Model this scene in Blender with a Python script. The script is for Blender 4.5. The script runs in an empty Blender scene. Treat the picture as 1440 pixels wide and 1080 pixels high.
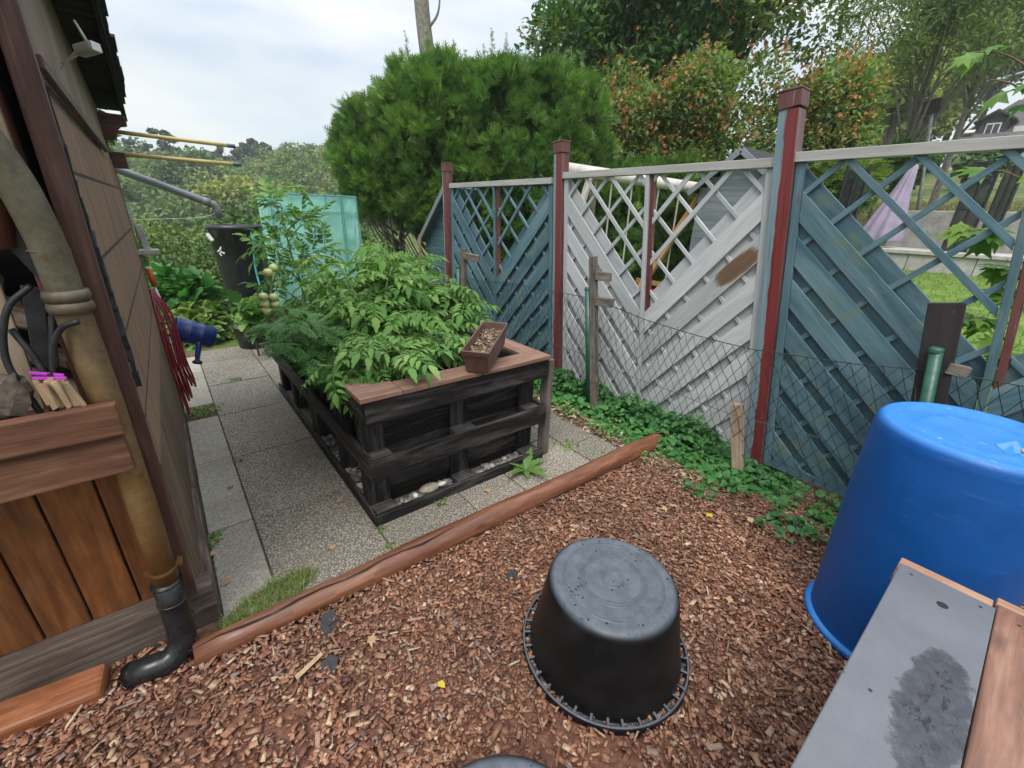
import bpy, bmesh, math, random
import numpy as np
from mathutils import Vector, Matrix
random.seed(7); RNG = np.random.default_rng(7)
S = bpy.context.scene; COL = S.collection
PI = math.pi; V = Vector

# ------------------------------------------------------------------ tags and tree
def tag(o, label=None, cat=None, group=None, kind=None):
    if label: o['label'] = label
    if cat: o['category'] = cat
    if group: o['group'] = group
    if kind: o['kind'] = kind
    return o

def thing(name, label, cat, loc=(0, 0, 0), group=None):
    o = bpy.data.objects.new(name, None); COL.objects.link(o)
    o.location = loc; o.empty_display_size = .1
    return tag(o, label, cat, group)

def link(name, me, mat, parent=None, bevel=0, smooth=False, subsurf=0):
    o = bpy.data.objects.new(name, me); COL.objects.link(o)
    if mat: me.materials.append(mat)
    if parent:
        o.parent = parent
        w = V((0, 0, 0)); p = parent
        while p: w += V(p.location); p = p.parent
        o.location = -w                                  # meshes are written in world metres
    if bevel:
        b = o.modifiers.new('bevel', 'BEVEL'); b.width = bevel; b.segments = 2; b.limit_method = 'ANGLE'; b.angle_limit = .6
    if subsurf:
        s = o.modifiers.new('subsurf', 'SUBSURF'); s.levels = s.render_levels = subsurf
    if smooth:
        for p in me.polygons: p.use_smooth = True
    return o

def dup(o, dloc, rz=0, label=None, parent=None):
    c = o.copy(); COL.objects.link(c)
    if parent: c.parent = parent
    else:
        c.location = V(o.location) + V(dloc); c.rotation_euler.z += rz
        if label: c['label'] = label
    for ch in list(o.children): dup(ch, (0, 0, 0), 0, None, c)
    return c

# ------------------------------------------------------------------ mesh builder
class MB:
    def __init__(s): s.v = []; s.f = []; s.uv = []
    def face(s, idx, uv=None):
        s.f.append(tuple(idx)); s.uv.append(uv or [(0, 0)] * len(idx))
    def board(s, p0, p1, wdir, w, t, jit=0):
        """a plank from p0 to p1 (centre line), width w along wdir, thickness t across"""
        p0, p1 = V(p0), V(p1); a = p1 - p0; L = a.length; a.normalize()
        wd = V(wdir); wd = (wd - a * wd.dot(a)).normalized(); td = a.cross(wd).normalized()
        n = len(s.v); c = []
        for q in (p0, p1):
            for x, y in ((-1, -1), (1, -1), (1, 1), (-1, 1)):
                c.append(q + wd * (w / 2 * x + random.uniform(-jit, jit)) + td * (t / 2 * y + random.uniform(-jit, jit)) + a * random.uniform(-jit, jit))
        s.v += [tuple(q) for q in c]
        uo, vo = random.uniform(0, 50), random.uniform(0, 50)
        for k, (i, j) in enumerate(((0, 1), (1, 2), (2, 3), (3, 0))):
            h = (w, t, w, t)[k]; b = vo + (0, w, w + t, 2 * w + t)[k]
            s.face((n + i, n + j, n + j + 4, n + i + 4), [(uo, b), (uo, b + h), (uo + L, b + h), (uo + L, b)])
        s.face((n + 3, n + 2, n + 1, n), [(uo, vo), (uo + .02, vo), (uo + .02, vo + t), (uo, vo + t)])
        s.face((n + 4, n + 5, n + 6, n + 7), [(uo, vo), (uo + .02, vo), (uo + .02, vo + t), (uo, vo + t)])
        return s
    def box(s, lo, hi, axis=None, jit=0):
        lo, hi = V(lo), V(hi); d = hi - lo
        ax = axis if axis is not None else max(range(3), key=lambda k: d[k])
        o = [k for k in range(3) if k != ax]; wa = o[0] if d[o[0]] >= d[o[1]] else o[1]; ta = [k for k in o if k != wa][0]
        m = (lo + hi) / 2; p0 = m.copy(); p1 = m.copy(); p0[ax] = lo[ax]; p1[ax] = hi[ax]
        wd = V((0, 0, 0)); wd[wa] = 1
        return s.board(p0, p1, wd, d[wa], d[ta], jit)
    def tube(s, pts, r, n=8, cap=True):
        pts = [V(p) for p in pts]; m = len(pts)
        rs = r if isinstance(r, (list, tuple)) else [r] * m
        b = len(s.v); prev = None; L = 0
        up = None; uo = random.uniform(0, 20)
        for i, p in enumerate(pts):
            d = (pts[min(i + 1, m - 1)] - pts[max(i - 1, 0)]).normalized()
            if up is None: up = d.cross(V((0, 0, 1)) if abs(d.z) < .9 else V((1, 0, 0))).normalized()
            up = (up - d * up.dot(d)).normalized(); sd = d.cross(up)
            for k in range(n):
                a = 2 * PI * k / n
                s.v.append(tuple(p + (up * math.cos(a) + sd * math.sin(a)) * rs[i]))
        for i in range(m - 1):
            l2 = L + (pts[i + 1] - pts[i]).length
            for k in range(n):
                k2 = (k + 1) % n; c = 2 * PI * max(rs[i], .001) / n
                s.face((b + i * n + k, b + i * n + k2, b + (i + 1) * n + k2, b + (i + 1) * n + k),
                       [(uo + L, k * c), (uo + L, (k + 1) * c), (uo + l2, (k + 1) * c), (uo + l2, k * c)])
            L = l2
        if cap:
            s.face([b + k for k in range(n)][::-1], [(uo + .3 * math.cos(6.28 * k / n) * rs[0], .3 * math.sin(6.28 * k / n) * rs[0]) for k in range(n)])
            s.face([b + (m - 1) * n + k for k in range(n)])
        return s
    def lathe(s, prof, c, n=64, a0=0, a1=2 * PI, closed=True):
        """prof: (r, z) from top or bottom; c: centre (x, y, z)"""
        b = len(s.v); full = abs(a1 - a0 - 2 * PI) < 1e-6; cols = n if full else n + 1
        for r, z in prof:
            for k in range(cols):
                a = a0 + (a1 - a0) * k / n
                s.v.append((c[0] + r * math.cos(a), c[1] + r * math.sin(a), c[2] + z))
        for i in range(len(prof) - 1):
            for k in range(n):
                k2 = (k + 1) % cols
                if prof[i][0] < 1e-6 and prof[i + 1][0] < 1e-6: continue
                s.face((b + i * cols + k, b + i * cols + k2, b + (i + 1) * cols + k2, b + (i + 1) * cols + k))
        return s
    def prism(s, poly, origin, ux, uy, th):
        """flat polygon (2d) on axes ux, uy, extruded by th along ux x uy"""
        ux, uy = V(ux).normalized(), V(uy).normalized(); nz = ux.cross(uy); o = V(origin); n = len(poly); b = len(s.v)
        for h in (0, th):
            for x, y in poly: s.v.append(tuple(o + ux * x + uy * y + nz * h))
        s.face([b + k for k in range(n)][::-1], [(poly[n - 1 - k][0], poly[n - 1 - k][1]) for k in range(n)])
        s.face([b + n + k for k in range(n)], [tuple(q) for q in poly])
        for k in range(n):
            k2 = (k + 1) % n; l = math.dist(poly[k], poly[k2])
            s.face((b + k, b + k2, b + n + k2, b + n + k), [(0, 0), (l, 0), (l, th), (0, th)])
        return s
    def ball(s, c, r, n=10, m=6, sq=(1, 1, 1), jit=0):
        b = len(s.v); c = V(c)
        for i in range(m + 1):
            t = PI * i / m
            for k in range(n):
                a = 2 * PI * k / n; q = 1 + random.uniform(-jit, jit)
                s.v.append((c.x + r * sq[0] * q * math.sin(t) * math.cos(a), c.y + r * sq[1] * q * math.sin(t) * math.sin(a), c.z + r * sq[2] * q * math.cos(t)))
        for i in range(m):
            for k in range(n):
                k2 = (k + 1) % n
                s.face((b + i * n + k, b + (i + 1) * n + k, b + (i + 1) * n + k2, b + i * n + k2))
        return s
    def mesh(s, name):
        me = bpy.data.meshes.new(name); me.from_pydata(s.v, [], s.f)
        uv = me.uv_layers.new(name='UVMap')
        flat = [c for f in s.uv for q in f for c in q]
        uv.data.foreach_set('uv', flat); me.validate(clean_customdata=False); me.update()
        return me
    def build(s, name, mat, parent=None, bevel=0, smooth=False, subsurf=0):
        me = s.mesh(name)
        if smooth or bevel == 0:
            bm = bmesh.new(); bm.from_mesh(me); bmesh.ops.remove_doubles(bm, verts=bm.verts, dist=1e-5)
            bmesh.ops.recalc_face_normals(bm, faces=bm.faces); bm.to_mesh(me); bm.free()
        return link(name, me, mat, parent, bevel, smooth, subsurf)

def curve(pts, n=8):
    """Catmull-Rom through the points"""
    P = [V(p) for p in pts]; P = [P[0] * 2 - P[1]] + P + [P[-1] * 2 - P[-2]]; out = []
    for i in range(1, len(P) - 2):
        for k in range(n):
            t = k / n; a, b, c, d = P[i - 1], P[i], P[i + 1], P[i + 2]
            out.append(.5 * ((2 * b) + (c - a) * t + (2 * a - 5 * b + 4 * c - d) * t * t + (3 * b - a - 3 * c + d) * t ** 3))
    return out + [P[-2]]

# ------------------------------------------------------------------ numpy scatter of leaf-sized faces
def raw_mesh(name, verts, tris, tint=None, per=None):
    me = bpy.data.meshes.new(name); k = tris.shape[1]
    me.vertices.add(len(verts)); me.vertices.foreach_set('co', verts.astype(np.float32).ravel())
    me.loops.add(tris.size); me.loops.foreach_set('vertex_index', tris.astype(np.int32).ravel())
    me.polygons.add(len(tris)); me.polygons.foreach_set('loop_start', np.arange(0, tris.size, k, dtype=np.int32))
    me.polygons.foreach_set('loop_total', np.full(len(tris), k, np.int32))
    if tint is not None:
        at = me.attributes.new('tint', 'FLOAT', 'POINT'); at.data.foreach_set('value', np.repeat(tint, per).astype(np.float32))
    me.update(calc_edges=True); return me

def unit(a): return a / np.maximum(np.linalg.norm(a, axis=-1, keepdims=True), 1e-9)

def scatter(T, pos, d, up, scale):
    """template T=(verts, tris): x along d, z along up"""
    tv, tf = T; d = unit(np.asarray(d, float)); up = np.asarray(up, float)
    up = unit(up - d * np.sum(up * d, 1, keepdims=True)); sd = np.cross(up, d)
    sc = np.asarray(scale, float)
    if sc.ndim == 1: sc = sc[:, None] * np.ones(3)
    loc = tv[None] * sc[:, None, :]
    W = pos[:, None, :] + loc[..., 0:1] * d[:, None] + loc[..., 1:2] * sd[:, None] + loc[..., 2:3] * up[:, None]
    n, k = len(pos), len(tv)
    F = tf[None] + (np.arange(n) * k)[:, None, None]
    return W.reshape(-1, 3), F.reshape(-1, tf.shape[1])

def rdir(n, zb=0.): 
    a = RNG.normal(size=(n, 3)); a[:, 2] += zb; return unit(a)

def leaf_T(w=.5, fold=.12, droop=.15):
    v = np.array([(0, 0, 0), (.35, w / 2, fold), (.35, 0, .02), (.35, -w / 2, fold), (.75, w * .33, fold * .6 - droop * .4), (.75, 0, -droop * .4), (.75, -w * .33, fold * .6 - droop * .4), (1, 0, -droop)], float)
    f = np.array([(0, 2, 1), (0, 3, 2), (1, 2, 5), (1, 5, 4), (2, 3, 6), (2, 6, 5), (4, 5, 7), (5, 6, 7)])
    return v, f
LEAF = leaf_T(); LEAF_WIDE = leaf_T(.8, .1, .2); LEAF_THIN = leaf_T(.3)
DIAM = (np.array([(0, 0, 0), (.5, .36, .1), (.5, -.36, .1), (1, 0, -.08)], float) - [.5, 0, 0], np.array([(0, 2, 1), (1, 2, 3)]))
TUFT = (np.array([(0, -.5, 0), (.55, -.3, .12), (1, 0, 0), (.55, .35, .1), (0, .5, -.05), (.4, 0, .2)], float) - [.5, 0, 0],
        np.array([(0, 1, 5), (1, 2, 5), (2, 3, 5), (3, 4, 5), (4, 0, 5)]))

def merge(parts):
    vs, fs, n = [], [], 0
    for v, f in parts: vs.append(v); fs.append(f + n); n += len(v)
    return np.concatenate(vs), np.concatenate(fs)

def place(T, origin, d, up, s):
    return scatter(T, np.array([origin], float), np.array([d], float), np.array([up], float), np.array([s], float))

def lobed_leaf(w=.55, teeth=4, droop=.25, fold=.16):
    """an ovate leaflet with a toothed edge, folded on its midrib"""
    xs = np.linspace(0, 1, teeth * 2 + 1); mid, l, r = [], [], []
    for i, x in enumerate(xs):
        env = w / 2 * (math.sin(PI * x ** .72) ** .9 if 0 < x < 1 else 0); env *= 1.1 if i % 2 else .9
        z = -droop * x * x
        mid.append((x, 0, z)); l.append((x + (.05 if i % 2 else -.02), env, z + env * fold * 2)); r.append((x + (.05 if i % 2 else -.02), -env, z + env * fold * 2))
    n = len(xs); v = np.array(mid + l + r, float); f = []
    for i in range(n - 1):
        f += [(i, i + 1, n + i + 1), (i, n + i + 1, n + i), (i, 2 * n + i, 2 * n + i + 1), (i, 2 * n + i + 1, i + 1)]
    return v, np.array(f)

def compound_leaf(pairs=3, seed=0):
    """a tomato leaf: toothed leaflets in pairs along a drooping stalk, one at the tip"""
    rg = random.Random(seed); parts = []; LL = lobed_leaf(.42, 4, .34)
    st = []
    for i in range(pairs):
        x = .3 + .5 * i / max(1, pairs - 1) if pairs > 1 else .5; z = -.28 * x * x
        for sgn in (1, -1):
            s = (.34 - .05 * abs(i - 1)) * rg.uniform(.8, 1.15)
            parts.append(place(LL, (x, sgn * .03, z), (.55 + rg.uniform(-.2, .2), sgn, -.25 + rg.uniform(-.25, .15)), (-.1, -sgn * .25, 1), s))
            if rg.random() < .6: parts.append(place(LL, (x + .09, sgn * .02, z), (.3, sgn, -.1), (0, 0, 1), .12))
    parts.append(place(LL, (.86, 0, -.2), (1, rg.uniform(-.2, .2), -.5), (.3, 0, 1), .42))
    sv, sf = [], []
    for i in range(5):
        x = i / 4 * .9; z = -.28 * x * x; h = .012
        sv += [(x, h, z), (x, -h, z), (x, 0, z + h)]
    for i in range(4):
        for k in range(3):
            a, b = 3 * i + k, 3 * i + (k + 1) % 3; sf += [(a, b, b + 3), (a, b + 3, a + 3)]
    parts.append((np.array(sv, float), np.array(sf)))
    return merge(parts)

def feathery_leaf(seed=0):
    rg = random.Random(seed); parts = []
    thin = (np.array([(0, 0, 0), (.5, .16, .03), (.5, -.16, .03), (1, 0, -.05)], float), np.array([(0, 2, 1), (1, 2, 3)]))
    for i in range(9):
        x = .18 + .78 * i / 8; z = -.25 * x * x; l = .42 * math.sin(PI * min(.98, (x * .9 + .1))) + .08
        for sgn in (1, -1):
            for j in range(4):
                t = (j + 1) / 4; 
                for q in (.9, -.6):
                    parts.append(place(thin, (x + .3 * l * t, sgn * l * t, z - .04 * t), (.7 + q * .6 * (1 - q * sgn * 0), sgn * (1 - abs(q) * .4) + q * .5, rg.uniform(-.3, .3)), (0, 0, 1), .15))
    return merge(parts)

def spray_T():
    """flat scale-leaf spray of a thuja: a fan of narrow fingers"""
    parts = []
    th = (np.array([(0, 0, 0), (.45, .085, .02), (.45, -.085, .02), (1, 0, 0)], float), np.array([(0, 2, 1), (1, 2, 3)]))
    parts.append(place(th, (0, 0, 0), (1, 0, .0), (0, 0, 1), 1.0))
    for i, x in enumerate((.1, .32, .55)):
        for sgn in (1, -1):
            l = .7 * (1 - .7 * x)
            parts.append(place(th, (x + .04 * sgn, 0, 0), (.75, sgn * .9, .12 - .1 * i), (0, 0, 1), l))
    return merge(parts)
SPRAY = spray_T()

def maple_T():
    """five-lobed leaf on a stalk"""
    ang = [(-2.3, .45), (-1.9, .32), (-1.25, .85), (-.85, .42), (-.55, .62), (-.25, .45), (0, 1.0), (.25, .45), (.55, .62), (.85, .42), (1.25, .85), (1.9, .32), (2.3, .45)]
    v = [(.35, 0, .03)] + [(.35 + .65 * r * math.cos(a), .65 * r * math.sin(a), -.12 * r * r + .04 * (i % 2)) for i, (a, r) in enumerate(ang)]
    v += [(-.3, .012, .0), (-.3, -.012, .0), (.35, 0, .01)]
    f = [(0, i, i + 1) for i in range(1, len(ang))] + [(0, len(ang), 1)]; n = len(ang) + 1
    f += [(n, n + 1, n + 2)]
    return np.array(v, float), np.array(f)
MAPLE = maple_T()
EXPOSURE = 1.0; SKYV = 9.4; SUN_E = 1.5
# ------------------------------------------------------------------ materials
class NT:
    def __init__(s, name):
        s.m = bpy.data.materials.new(name); s.m.use_nodes = True; s.t = s.m.node_tree
        s.b = s.t.nodes['Principled BSDF']; s.out = s.t.nodes['Material Output']
    def n(s, typ, ins=None, **props):
        x = s.t.nodes.new('ShaderNode' + typ)
        for k, v in props.items(): setattr(x, k, v)
        for k, v in (ins or {}).items(): s.set(x.inputs[k], v)
        return x
    def set(s, sock, v):
        if isinstance(v, bpy.types.NodeSocket): s.t.links.new(v, sock)
        else:
            if sock.type == 'RGBA' and len(v) == 3: v = (*v, 1)
            sock.default_value = v
    def noise(s, vec, scale, detail=4, rough=.6, dist=0):
        return s.n('TexNoise', {'Vector': vec, 'Scale': scale, 'Detail': detail, 'Roughness': rough, 'Distortion': dist}).outputs['Fac']
    def ramp(s, fac, stops, interp='LINEAR'):
        x = s.n('ValToRGB', {'Fac': fac}); cr = x.color_ramp; cr.interpolation = interp
        while len(cr.elements) < len(stops): cr.elements.new(.5)
        for e, (p, c) in zip(cr.elements, stops):
            e.position = p; e.color = (c, c, c, 1) if isinstance(c, (int, float)) else (*c, 1)
        return x.outputs['Color']
    def mix(s, fac, a, b, blend='MIX'):
        x = s.n('Mix', data_type='RGBA', blend_type=blend); s.set(x.inputs[0], fac); s.set(x.inputs[6], a); s.set(x.inputs[7], b)
        return x.outputs[2]
    def math(s, op, a, b=0.):
        x = s.n('Math', operation=op); s.set(x.inputs[0], a); s.set(x.inputs[1], b); return x.outputs[0]
    def scale(s, vec, sc, loc=(0, 0, 0), rot=(0, 0, 0)):
        return s.n('Mapping', {'Vector': vec, 'Scale': sc, 'Location': loc, 'Rotation': rot}).outputs[0]
    def obj(s): return s.n('TexCoord').outputs['Object']
    def geo(s): return s.n('NewGeometry').outputs['Position']
    def uv(s): return s.n('TexCoord').outputs['UV']
    def island(s): return s.n('NewGeometry').outputs['Random Per Island']
    def rnd(s): return s.n('ObjectInfo').outputs['Random']
    def bump(s, h, strength=.3, dist=.01):
        s.set(s.b.inputs['Normal'], s.n('Bump', {'Height': h, 'Strength': strength, 'Distance': dist}).outputs[0])
    def fin(s, color=None, rough=None, spec=None, metal=None, coat=None):
        for k, v in (('Base Color', color), ('Roughness', rough), ('Specular IOR Level', spec), ('Metallic', metal), ('Coat Weight', coat)):
            if v is not None: s.set(s.b.inputs[k], v)
        return s.m

def wood(name, dark, mid, light, rough=.75, grain=60, ln=2.5, var=.35, bump=.5, spec=.3, stain=None, stain_amt=.5):
    g = NT(name); uv = g.uv()
    a = g.noise(g.scale(uv, (ln, grain, 1)), 1, 6, .65, .3); b = g.noise(g.scale(uv, (ln * 1.2, 7, 1)), 1.5, 3, .6, 1.2)
    f = g.math('ADD', g.math('MULTIPLY', a, .62), g.math('MULTIPLY', b, .38))
    c = g.ramp(f, [(.32, dark), (.5, mid), (.66, light)])
    isl = g.island(); c = g.mix(1, c, g.ramp(isl, [(0, 1 - var), (1, 1 + var * .4)]), 'MULTIPLY')
    # knots
    vo = g.n('TexVoronoi', {'Vector': g.scale(uv, (2.2, 6.5, 1)), 'Scale': 1.0}).outputs['Distance']
    c = g.mix(g.ramp(vo, [(.05, .8), (.13, 0)]), c, dark)
    if stain:
        st = g.noise(g.scale(uv, (2.2, 16, 1)), 1, 6, .72, .4); c = g.mix(g.ramp(st, [(.48, 0), (.66, stain_amt)]), c, stain)
    nl = g.n('TexVoronoi', {'Vector': g.scale(uv, (2.4, 9, 1), (.3, .2, 0)), 'Scale': 1.0}).outputs['Distance']; c = g.mix(g.ramp(nl, [(.022, .85), (.034, 0)]), c, (.03, .02, .016))
    g.bump(f, bump, .004)
    return g.fin(c, g.ramp(a, [(.3, min(1, rough + .1)), (.7, rough - .1)]), spec)

def plain(name, col, rough=.5, var=.1, metal=0, spec=.5, nscale=8, dirt=None, bump=.05):
    g = NT(name); n = g.noise(g.geo(), nscale, 5, .6)
    d = dirt or tuple(x * (1 - var * 2) for x in col)
    c = g.mix(g.ramp(n, [(.38, 0), (.7, 1)]), col, d)
    g.bump(n, bump, .005)
    return g.fin(c, g.ramp(g.noise(g.geo(), nscale * 3, 3), [(.3, max(.05, rough - .1)), (.7, min(1, rough + .12))]), spec, metal)

def leafmat(name, cols, trans=.35, rough=.5, tint=False, spec=.35):
    g = NT(name)
    f = g.n('Attribute', attribute_name='tint').outputs['Fac'] if tint else g.island()
    c = g.ramp(f, [(i / (len(cols) - 1), q) for i, q in enumerate(cols)])
    if tint: c = g.mix(.55, c, g.ramp(g.island(), [(0, .45), (1, 1.35)]), 'MULTIPLY')
    n = g.noise(g.geo(), .9, 3, .6); c = g.mix(.5, c, g.ramp(n, [(.3, .62), (.7, 1.25)]), 'MULTIPLY')
    g.fin(c, rough, spec)
    tr = g.n('BsdfTranslucent', {'Color': g.mix(1, c, (1.25, 1.35, .55), 'MULTIPLY')})
    mx = g.n('MixShader', {0: trans, 1: g.b.outputs[0], 2: tr.outputs[0]})
    g.t.links.new(mx.outputs[0], g.out.inputs['Surface']); return g.m

MT = {}
# ground
g = NT('mulch_soil'); p = g.geo()
c = g.ramp(g.noise(p, 55, 6, .7), [(.3, (.06, .028, .019)), (.5, (.15, .07, .046)), (.7, (.24, .135, .09))])
c = g.mix(g.ramp(g.noise(p, 2.2, 3), [(.58, 0), (.72, .6)]), c, (.32, .27, .2)); g.bump(g.noise(p, 60, 5), .8, .01)
MT['mulch_soil'] = g.fin(c, .95, .2)
g = NT('bark_chip'); f = g.island(); p = g.geo()
c = g.ramp(f, [(0, (.085, .036, .026)), (.2, (.17, .072, .043)), (.45, (.25, .112, .064)), (.68, (.315, .153, .09)), (.82, (.375, .205, .125)), (.89, (.22, .165, .14)), (.95, (.42, .275, .17)), (1, (.54, .4, .26))])
c = g.mix(.5, c, g.ramp(g.noise(g.scale(p, (1, 1, 1)), 160, 3), [(.3, .55), (.7, 1.3)]), 'MULTIPLY')
c = g.mix(1, c, g.ramp(g.noise(p, 1.7, 3, .6), [(.35, .7), (.65, 1.15)]), 'MULTIPLY')
g.bump(g.noise(p, 220, 3), .4, .003); MT['bark_chip'] = g.fin(c, g.ramp(f, [(0, .5), (1, .85)]), .4)

def slab_mat(name, pebbles):
    g = NT(name); p = g.geo(); base = g.noise(p, 1.6, 5, .6)
    isl = g.ramp(g.island(), [(0, .74), (1, 1.14)])
    if pebbles:
        vo = g.n('TexVoronoi', {'Vector': p, 'Scale': 118.}); dist = vo.outputs['Distance']
        r = g.n('SeparateColor', {0: vo.outputs['Color']}).outputs[0]
        c = g.ramp(r, [(0, (.26, .222, .172)), (.3, (.37, .318, .248)), (.6, (.48, .422, .34)), (.85, (.6, .54, .45)), (1, (.31, .28, .25))])
        c = g.mix(g.ramp(dist, [(.36, 0), (.58, 1)]), c, (.15, .133, .11))
        g.bump(g.ramp(dist, [(.1, 1), (.6, 0)]), .9, .004); ro = g.ramp(dist, [(.2, .45), (.6, .95)])
    else:
        c = g.ramp(g.noise(p, 110, 4, .75), [(.34, (.17, .15, .118)), (.5, (.32, .292, .242)), (.66, (.46, .425, .355))])
        c = g.mix(g.ramp(g.n('TexVoronoi', {'Vector': p, 'Scale': 60.}).outputs['Distance'], [(.06, .8), (.2, 0)]), c, (.1, .1, .09))
        g.bump(g.noise(p, 160, 3), .5, .003); ro = .85
    c = g.mix(1, c, isl, 'MULTIPLY')
    c = g.mix(g.ramp(base, [(.45, 0), (.75, .6)]), c, (.13, .12, .085)); c = g.mix(g.ramp(g.noise(p, 5, 4), [(.6, 0), (.75, .35)]), c, (.1, .115, .05))
    return g.fin(c, ro, .35)
MT['slab_pebble'] = slab_mat('slab_pebble', True); MT['slab_grey'] = slab_mat('slab_grey', False)
g = NT('border_soil'); p = g.geo()
c = g.ramp(g.noise(p, 40, 6, .75), [(.3, (.03, .02, .013)), (.5, (.1, .065, .04)), (.7, (.24, .16, .1))]); g.bump(g.noise(p, 45, 5), .8, .015)
MT['border_soil'] = g.fin(c, .95, .2)
g = NT('ground_earth'); p = g.geo()
c = g.ramp(g.noise(p, .35, 5, .65), [(.3, (.045, .075, .02)), (.5, (.09, .12, .035)), (.68, (.17, .15, .07))])
c = g.mix(.5, c, g.ramp(g.noise(p, 9, 4), [(.3, .6), (.7, 1.3)]), 'MULTIPLY'); MT['ground'] = g.fin(c, .95, .1)
g = NT('lawn_green'); p = g.geo()
c = g.ramp(g.noise(p, 3, 5, .7), [(.3, (.06, .12, .02)), (.55, (.12, .2, .04)), (.75, (.2, .25, .08))]); MT['lawn'] = g.fin(c, .95, .1)
MT['grass'] = leafmat('grass_blade', [(.1, .17, .035), (.17, .26, .06), (.26, .31, .1), (.36, .34, .16)], .3, .6)
MT['bank'] = leafmat('bank_grass', [(.14, .16, .05), (.24, .24, .09), (.33, .28, .13), (.2, .21, .07)], .25, .7)
# woods
MT['shed_dark'] = wood('shed_dark', (.035, .016, .013), (.085, .038, .03), (.15, .078, .06), .55, 50, 2, .2)
MT['shed_red'] = wood('shed_red', (.06, .02, .014), (.13, .045, .03), (.19, .08, .055), .6, 50)
MT['shed_front'] = wood('shed_front', (.065, .02, .007), (.165, .06, .018), (.27, .115, .038), .45, 26, 2, .5, .35, .35, (.055, .025, .014), .6)
MT['rail'] = wood('rail', (.05, .022, .013), (.15, .066, .038), (.27, .14, .088), .6, 45, 2, .15)
MT['gable'] = wood('gable_board', (.11, .075, .055), (.21, .15, .11), (.3, .23, .175), .7, 40, 1.6, .2)
MT['lowclad'] = wood('lower_board', (.07, .045, .028), (.15, .1, .062), (.23, .16, .105), .7, 55, 1.6, .25)
MT['plinth'] = wood('plinth_beam', (.04, .028, .021), (.11, .08, .062), (.23, .185, .155), .8, 55, 2, .15, .9, .2, (.05, .04, .034), .5)
MT['log'] = wood('debarked_log', (.06, .021, .011), (.165, .064, .032), (.29, .135, .075), .42, 30, 1.5, .1, .5, .5, (.1, .036, .02), .7)
MT['logred'] = wood('red_log', (.09, .03, .014), (.24, .085, .035), (.36, .16, .08), .45, 40, 2, .1)
MT['bedwood'] = wood('charred_plank', (.006, .0055, .006), (.014, .0125, .0125), (.045, .04, .037), .6, 55, 2.2, .45, .8, .25, (.13, .115, .105), .5)
MT['bedblock'] = wood('pallet_block', (.02, .018, .018), (.06, .054, .05), (.16, .145, .13), .75, 60, 3, .3, .9)
MT['bedtop'] = wood('brown_board', (.12, .066, .045), (.23, .13, .09), (.33, .2, .14), .7, 30, 2, .2, .3)
MT['benchwood'] = wood('bench_plank', (.1, .045, .03), (.24, .115, .075), (.36, .2, .14), .55, 28, 1.5, .3, .4, .4, (.07, .04, .032), .6)
MT['benchend'] = wood('bench_end', (.2, .1, .06), (.38, .21, .13), (.48, .3, .2), .7, 40)
MT['greywood'] = wood('weathered_wood', (.055, .045, .038), (.15, .125, .105), (.28, .24, .2), .85, 60, 3, .3, 1)
MT['palewood'] = wood('pale_wood', (.19, .13, .085), (.34, .25, .17), (.46, .36, .26), .8, 50, 3, .2)
MT['orangewood'] = wood('orange_wood', (.2, .09, .03), (.36, .18, .06), (.45, .25, .1), .6, 40)
MT['firewood'] = wood('firewood', (.06, .04, .028), (.16, .11, .075), (.3, .23, .16), .85, 60, 3, .35, 1)
MT['splitwood'] = wood('split_wood', (.2, .125, .065), (.36, .25, .145), (.52, .4, .25), .85, 60, 6, .1, 1)
MT['barkwood'] = plain('rough_bark', (.17, .13, .1), .95, .35, nscale=45, dirt=(.06, .045, .035), bump=1)

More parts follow.
